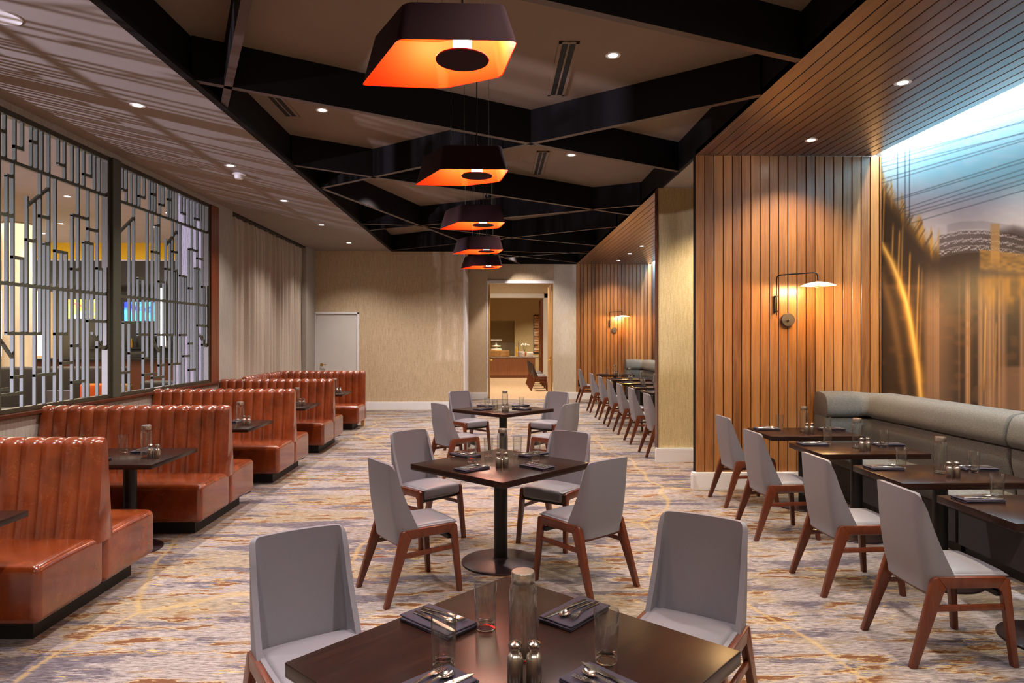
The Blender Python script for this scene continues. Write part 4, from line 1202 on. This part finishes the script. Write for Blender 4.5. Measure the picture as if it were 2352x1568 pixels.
# ------------------------------------------------------------------ lattice screens
def lattice(y0, y1, bars, shorts, diags, label):
    z0, z1 = 1.036, 3.70
    t = thing('lattice_screen', label, 'screen', (XL - .045, y0, 0), 0, 'bronze lattice screens over the booths')
    L = y1 - y0; d = .035
    obj('frame', boxes([(-d, d, 0, .05, z0, z1), (-d, d, L - .05, L, z0, z1), (-d, d, .05, L - .05, z0, z0 + .04), (-d, d, .05, L - .05, z1 - .05, z1)], bev=.003), 'bronze_dark', t)
    obj('rail', boxes([(-.0155, .0155, .05, L - .05, 3.25, 3.28), (-.0155, .0155, .05, L - .05, 2.165, 2.195)]), 'bronze', t)
    for y, a, b in bars:
        bm = bmesh.new(); box(bm, -.015, .015, y - y0 - .010, y - y0 + .010, a, b); obj('bar', bm, 'bronze', t)
    for ya, yb, z in shorts:
        bm = bmesh.new(); box(bm, -.0145, .0145, ya - y0 - .010, yb - y0 + .011, z - .014, z + .014); obj('short_rail', bm, 'bronze', t)
    for ya, za, yb, zb in diags:
        bm = bmesh.new(); prism(bm, [(ya - y0, za - .014), (yb - y0, zb - .014), (yb - y0, zb + .014), (ya - y0, za + .014)], 'x', -.014, .014); obj('diagonal_rail', bm, 'bronze', t)
    return t
bz, tz, z2, z3 = 1.07, 3.66, 2.18, 3.265
def pattern(o, w):
    """bars of one screen; o maps the drawn position to Y"""
    low = 1.74
    b = []; s = []; d = []
    # middle and lower field
    cols = [(.06, bz, 1.88), (.11, bz, 3.05), (.15, 1.88, 3.265), (.19, low, 2.42), (.24, bz, 2.42), (.28, 1.45, 3.265), (.33, bz, 3.265), (.37, low, 3.13), (.40, 1.2, 3.265), (.45, bz, 2.42), (.475, low, 3.0),
            (.52, bz, 3.0), (.55, 1.74, 3.265), (.575, bz, 2.6), (.60, 1.35, 3.265), (.64, bz, 3.265), (.68, bz, 2.55), (.71, low, 2.55), (.75, bz, 2.95), (.79, 1.25, 3.265), (.83, bz, 2.7), (.86, bz, 3.265), (.89, 1.88, 2.7), (.93, bz, 3.265), (.96, 1.6, 2.45)]
    for p, a, c in cols: b.append((o(p), a, c))
    topc = [.05, .085, .13, .17, .20, .25, .30, .33, .36, .41, .45, .50, .53, .56, .60, .66, .70, .75, .79, .83, .88, .91, .945]
    for i, p in enumerate(topc): b.append((o(p), z3 if i % 5 else 3.41, tz))
    for p, q, z in ((.05, .085, 3.41), (.20, .25, 3.41), (.41, .45, 3.41), (.33, .36, 3.50), (.50, .53, 3.52), (.66, .70, 3.41), (.83, .88, 3.41), (.24, .28, 1.45), (.33, .45, 1.2), (.52, .64, 1.35), (.75, .79, 2.95), (.93, .98, 1.6),
                    (.06, .15, 1.88), (.19, .28, 1.74), (.24, .19, 2.42), (.33, .40, 2.78), (.37, .40, 3.13), (.40, .45, 2.42), (.45, .55, 1.74), (.37, .45, 1.74), (.40, .45, 1.35), (.475, .52, 2.6), (.575, .60, 2.6), (.55, .60, 2.85),
                    (.64, .71, 2.55), (.64, .71, 1.74), (.68, .75, 1.45), (.75, .79, 2.4), (.75, .79, 1.62), (.79, .86, 2.95), (.83, .89, 2.7), (.86, .99, 1.88), (.93, .96, 2.45), (.86, .93, 2.85), (.02, .11, 1.30), (.24, .37, 1.25), (.75, .83, 1.25), (.11, .24, 1.52)):
        s.append((min(o(p), o(q)), max(o(p), o(q)), z))
    for p, za, q, zb in ((.02, 2.9, .15, 3.13), (.47, 2.9, .60, 3.14), (.89, 1.75, .98, 1.58), (.33, 1.70, .40, 1.52)): d.append((o(p), za, o(q), zb))
    return b, s, d
b_, s_, d_ = pattern(lambda p: 7.72 + p * 2.40, 2.4)
lattice(7.70, 10.14, b_, s_, d_, 'farther bronze lattice screen in the left wall, next to the wooden jamb')
b_, s_, d_ = pattern(lambda p: 5.12 + p * 2.40, 2.4)
lattice(5.10, 7.54, b_, s_, d_, 'nearer large bronze lattice screen at the left photo edge')
struct('trim_12', boxes([(XL - .08, XL + .02, 7.54, 7.70, 1.036, 3.70)], bev=.004), 'bronze')
struct('trim_13', boxes([(XL - .08, XL + .02, 4.98, 5.10, 1.036, 3.70)], bev=.004), 'bronze')
b_, s_, d_ = pattern(lambda p: 3.02 + p * 1.94, 2.4)
lattice(3.0, 4.98, b_, s_, d_, 'bronze lattice screen just outside the left photo edge')

# ------------------------------------------------------------------ lounge beyond the lattice
LZ = 4.15
struct('ceiling', B(-15.1, XL - .1, -2.7, 21.1, LZ, LZ + .1), 'plaster')
struct('wall_lounge', boxes([(-15.2, -15.1, -2.7, 21.1, 0, LZ), (-15.1, -4.3, 21.0, 21.1, 0, LZ), (-15.1, -4.35, -2.8, -2.7, 0, LZ)]), 'wallpaper')
struct('wall_lounge', boxes([(-4.98, -4.36, 10.6, 10.75, 0, LZ)]), 'wallpaper_lilac')
struct('wall_lounge', boxes([(-4.66, -4.56, 10.76, 21.0, 0, LZ), (-4.37, -4.35, -2.7, 10.42, 3.70, LZ), (-4.37, -4.35, -2.7, 3.0, 0, LZ)]), 'wallpaper_grey')
bar = thing('bar_counter', 'dark bar counter with reddish front far behind the lattice', 'bar', (-9.5, 18.2, 0))
obj('front', B(-3.5, 3.2, 0, .6, .0, 1.1), 'dark_wood', bar)
obj('countertop', B(-3.6, 3.3, -.15, .75, 1.1, 1.16, bev=.01), 'black_metal', bar)
obj('foot_rail', B(-3.5, 3.2, -.2, -.17, .18, .21), 'brass', bar)
struct('wall_bar', boxes([(-13.2, -6.0, 20.5, 20.6, 0, 3.2)]), 'black_wood')
struct('ceiling', boxes([(-13.4, -5.4, 17.6, 20.9, 3.1, 3.72)]), 'dark_fabric')
struct('trim_14', boxes([(-14.9, -5.4, 17.55, 17.6, 3.72, LZ)]), 'yellow_wall')
struct('trim_15', boxes([(-14.9, -5.4, 17.55, 17.6, 3.70, 3.725)]), 'white_trim')
def tv(x, y, w, h, z, stops, lab):
    t = thing('television', lab, 'television', (x, y, z), 0, 'televisions over the bar')
    obj('casing', B(-w / 2 - .03, w / 2 + .03, 0, .05, -h / 2 - .03, h / 2 + .03, bev=.005), 'black_metal', t)
    n = N('tv_picture'); a = n.noise(n.coord((1.2, 1, 1.5)), 2.2, 3)
    c = n.ramp(a, stops); n.set(Base_Color=(0, 0, 0, 1), Emission_Color=c, Emission_Strength=3.2)
    obj('screen', B(-w / 2, w / 2, -.004, .002, -h / 2, h / 2), n.m, t)
tv(-10.7, 17.9, 1.0, .5, 2.46, [(.38, srgb(240, 60, 40)), (.46, srgb(240, 220, 40)), (.55, srgb(150, 210, 60)), (.65, srgb(240, 250, 240))], 'television showing a bright yellow-green picture behind the nearer lattice screen')
tv(-9.3, 17.9, .9, .5, 2.4, [(.4, srgb(20, 40, 160)), (.5, srgb(60, 120, 230)), (.6, srgb(40, 180, 170))], 'television showing a blue picture behind the farther lattice screen')
# glowing columns and shelves
for i, (x, y, r, lab) in enumerate(((-10.2, 14.6, .28, 'broad lit pale column behind the nearer lattice screen'), (-8.35, 17.0, .09, 'slim bright vertical light tube behind the farther lattice screen'), (-12.4, 16.0, .12, 'slender bright light tube deep in the lounge at left'), (-11.7, 17.2, .12, 'second slender bright light tube deep in the lounge'))):
    bm = bmesh.new(); lathe(bm, [(r, .0), (r, LZ)] if i == 0 else [(0, 1.5), (r, 1.5), (r, 2.95), (0, 2.95)], 24, (x, y, 0))
    tag(obj('light_column', bm, 'marble' if i == 0 else 'tube_glow', None, True), lab, 'light column', 'lit columns in the lounge')
for i, (x0, x1, y) in enumerate(((-14.9, -12.6, 18.9),)):
    tag(obj('lit_shelf_wall', B(x0, x1, y, y + .1, 1.2, 3.0), 'warm_glow'), 'warm glowing shelf wall at the far left of the lounge', 'lit shelf')
tag(obj('marble_panel', B(-12.4, -10.9, 13.2, 13.35, 0, 3.4, bev=.01), 'marble'), 'pale marble panel standing in the lounge at the left photo edge', 'panel')
# bottles on bar as countable things
bb = []
for k in range(16):
    x = -12.2 + k * .34; bm = bmesh.new(); h = .26 + .05 * (k * 7 % 4)
    lathe(bm, [(0, 0), (.045, 0), (.045, h * .6), (.015, h * .75), (.015, h), (0, h)], 10, (x, 20.3, 1.42))
    ow = ['leftmost', 'second', 'third', 'fourth', 'fifth', 'sixth', 'seventh', 'eighth', 'ninth', 'tenth', 'eleventh', 'twelfth', 'thirteenth', 'fourteenth', 'fifteenth', 'rightmost'][k]
    tag(obj('bar_bottle', bm, ['oil', 'brass', 'bronze', 'white_door'][k % 4], None, True), f'{ow} bottle from the left on the dark back shelf of the lounge bar', 'bottle', 'bottles on the back bar shelf')
tag(obj('bar_shelf', B(-12.6, -6.4, 20.2, 20.48, 1.38, 1.418), 'black_wood'), 'dark shelf under the bottles on the lounge bar wall', 'shelf')
def sofa(x, y, w, label, h=1.18):
    t = thing('sofa', label, 'sofa', (x, y, 0), 0, 'dark sofas in the lounge')
    bm = bmesh.new(); rbox(bm, -w / 2, w / 2, 0, .22, .1, h, r=.06, mid=(8, 1, 4)); obj('backrest', bm, 'dark_fabric', t, True)
    bm = bmesh.new(); rbox(bm, -w / 2, w / 2, -.7, .0, .12, .46, r=.05, mid=(8, 3, 1)); obj('seat', bm, 'dark_fabric', t, True)
sofa(-8.0, 12.3, 2.6, 'high-backed dark grey sofa behind the nearer lattice screen')
sofa(-9.6, 11.0, 2.2, 'dark sofa at the left photo edge seen through the lattice', .95)
sofa(-5.95, 12.6, 1.3, 'short dark sofa behind the farther lattice screen', .9)
def pillow(x, y, z, m, lab, a):
    bm = bmesh.new(); rbox(bm, -.22, .22, -.06, .06, 0, .42, r=.05, mid=(4, 1, 4), warp=lambda p: Vector((p.x, p.y * (1.35 - 2.4 * abs(p.x)) , p.z)))
    tag(obj('cushion', bm, m, None, True, (x, y, z), a), lab, 'cushion')
pillow(-7.15, 12.13, .47, 'orange_fabric', 'bright orange cushion on the dark lounge sofa', .1)
pillow(-6.66, 12.08, .47, 'tan_fabric', 'olive tan cushion beside the orange one on the lounge sofa', -.1)
pillow(-9.3, 10.85, .47, 'orange_fabric', 'orange cushion on the left lounge sofa, partly hidden by the lattice', 0)
for i, (x, y, a, lab) in enumerate(((-6.75, 10.4, 100, 'grey lounge chair behind the nearer lattice, next to the orange cushion'), (-7.0, 9.2, 95, 'grey lounge chair at lower left seen through the lattice'))):
    cst.put((x, y, 0), R(a + 180), lab, 'grey chairs in the lounge')
ldl = make_dl('recessed_downlight', 'white_trim')
for i, (x, y) in enumerate(((-8.7, 11.3), (-7.4, 11.8), (-9.3, 14.6), (-7.5, 15.0), (-6.4, 13.3), (-10.6, 16.0), (-8.3, 9.0), (-11.2, 12.9))):
    ldl.put((x, y, LZ - .001), 0, ['small ceiling downlight seen high through the middle of the nearer lattice', 'ceiling downlight behind the top right of the nearer lattice', 'ceiling downlight deep in the lounge over the marble panel side', 'ceiling downlight seen through the farther lattice, upper left', 'ceiling downlight seen through the farther lattice, upper middle', 'ceiling downlight deep in the lounge just before the yellow band', 'ceiling downlight in the lounge closest to the lattice', 'ceiling downlight behind the left edge of the nearer lattice'][i], 'downlights in the lounge ceiling')
    spot('lounge_lamp', (x, y, LZ - .02), L_LOUNGE * 2.2, WARM, size=R(120))
area('lounge_glow', (-9.5, 12.0, LZ - .03), (0, 0, 0), 5, 7, 260, (1, .82, .60))
spot('bar_lamp', (-9.5, 17.4, 2.9), 40, WARM, size=R(120))
# added unseen uplight with an invented stand; throws the lattice shadow on the soffit
t = thing('added_uplight', 'added floor uplight out of sight in the lounge, casting the ceiling streaks', 'lamp', (-9.0, .25, 0))
bm = bmesh.new(); lathe(bm, [(0, 0), (.12, 0), (.12, .02), (.03, .05), (.03, .7), (.09, .78), (.1, .86), (.08, .86), (.06, .8), (0, .8)], 24); obj('stand', bm, 'black_metal', t, True)
up = spot('added_uplight_lamp', (-9.0, .25, .95), L_STREAK, (.80, .78, 1.0), size=R(75), blend=.3, rad=.09)
up.rotation_euler = (Vector((-3.2, 6.8, 3.76)) - Vector((-9.0, .25, .95))).to_track_quat('-Z', 'Y').to_euler()
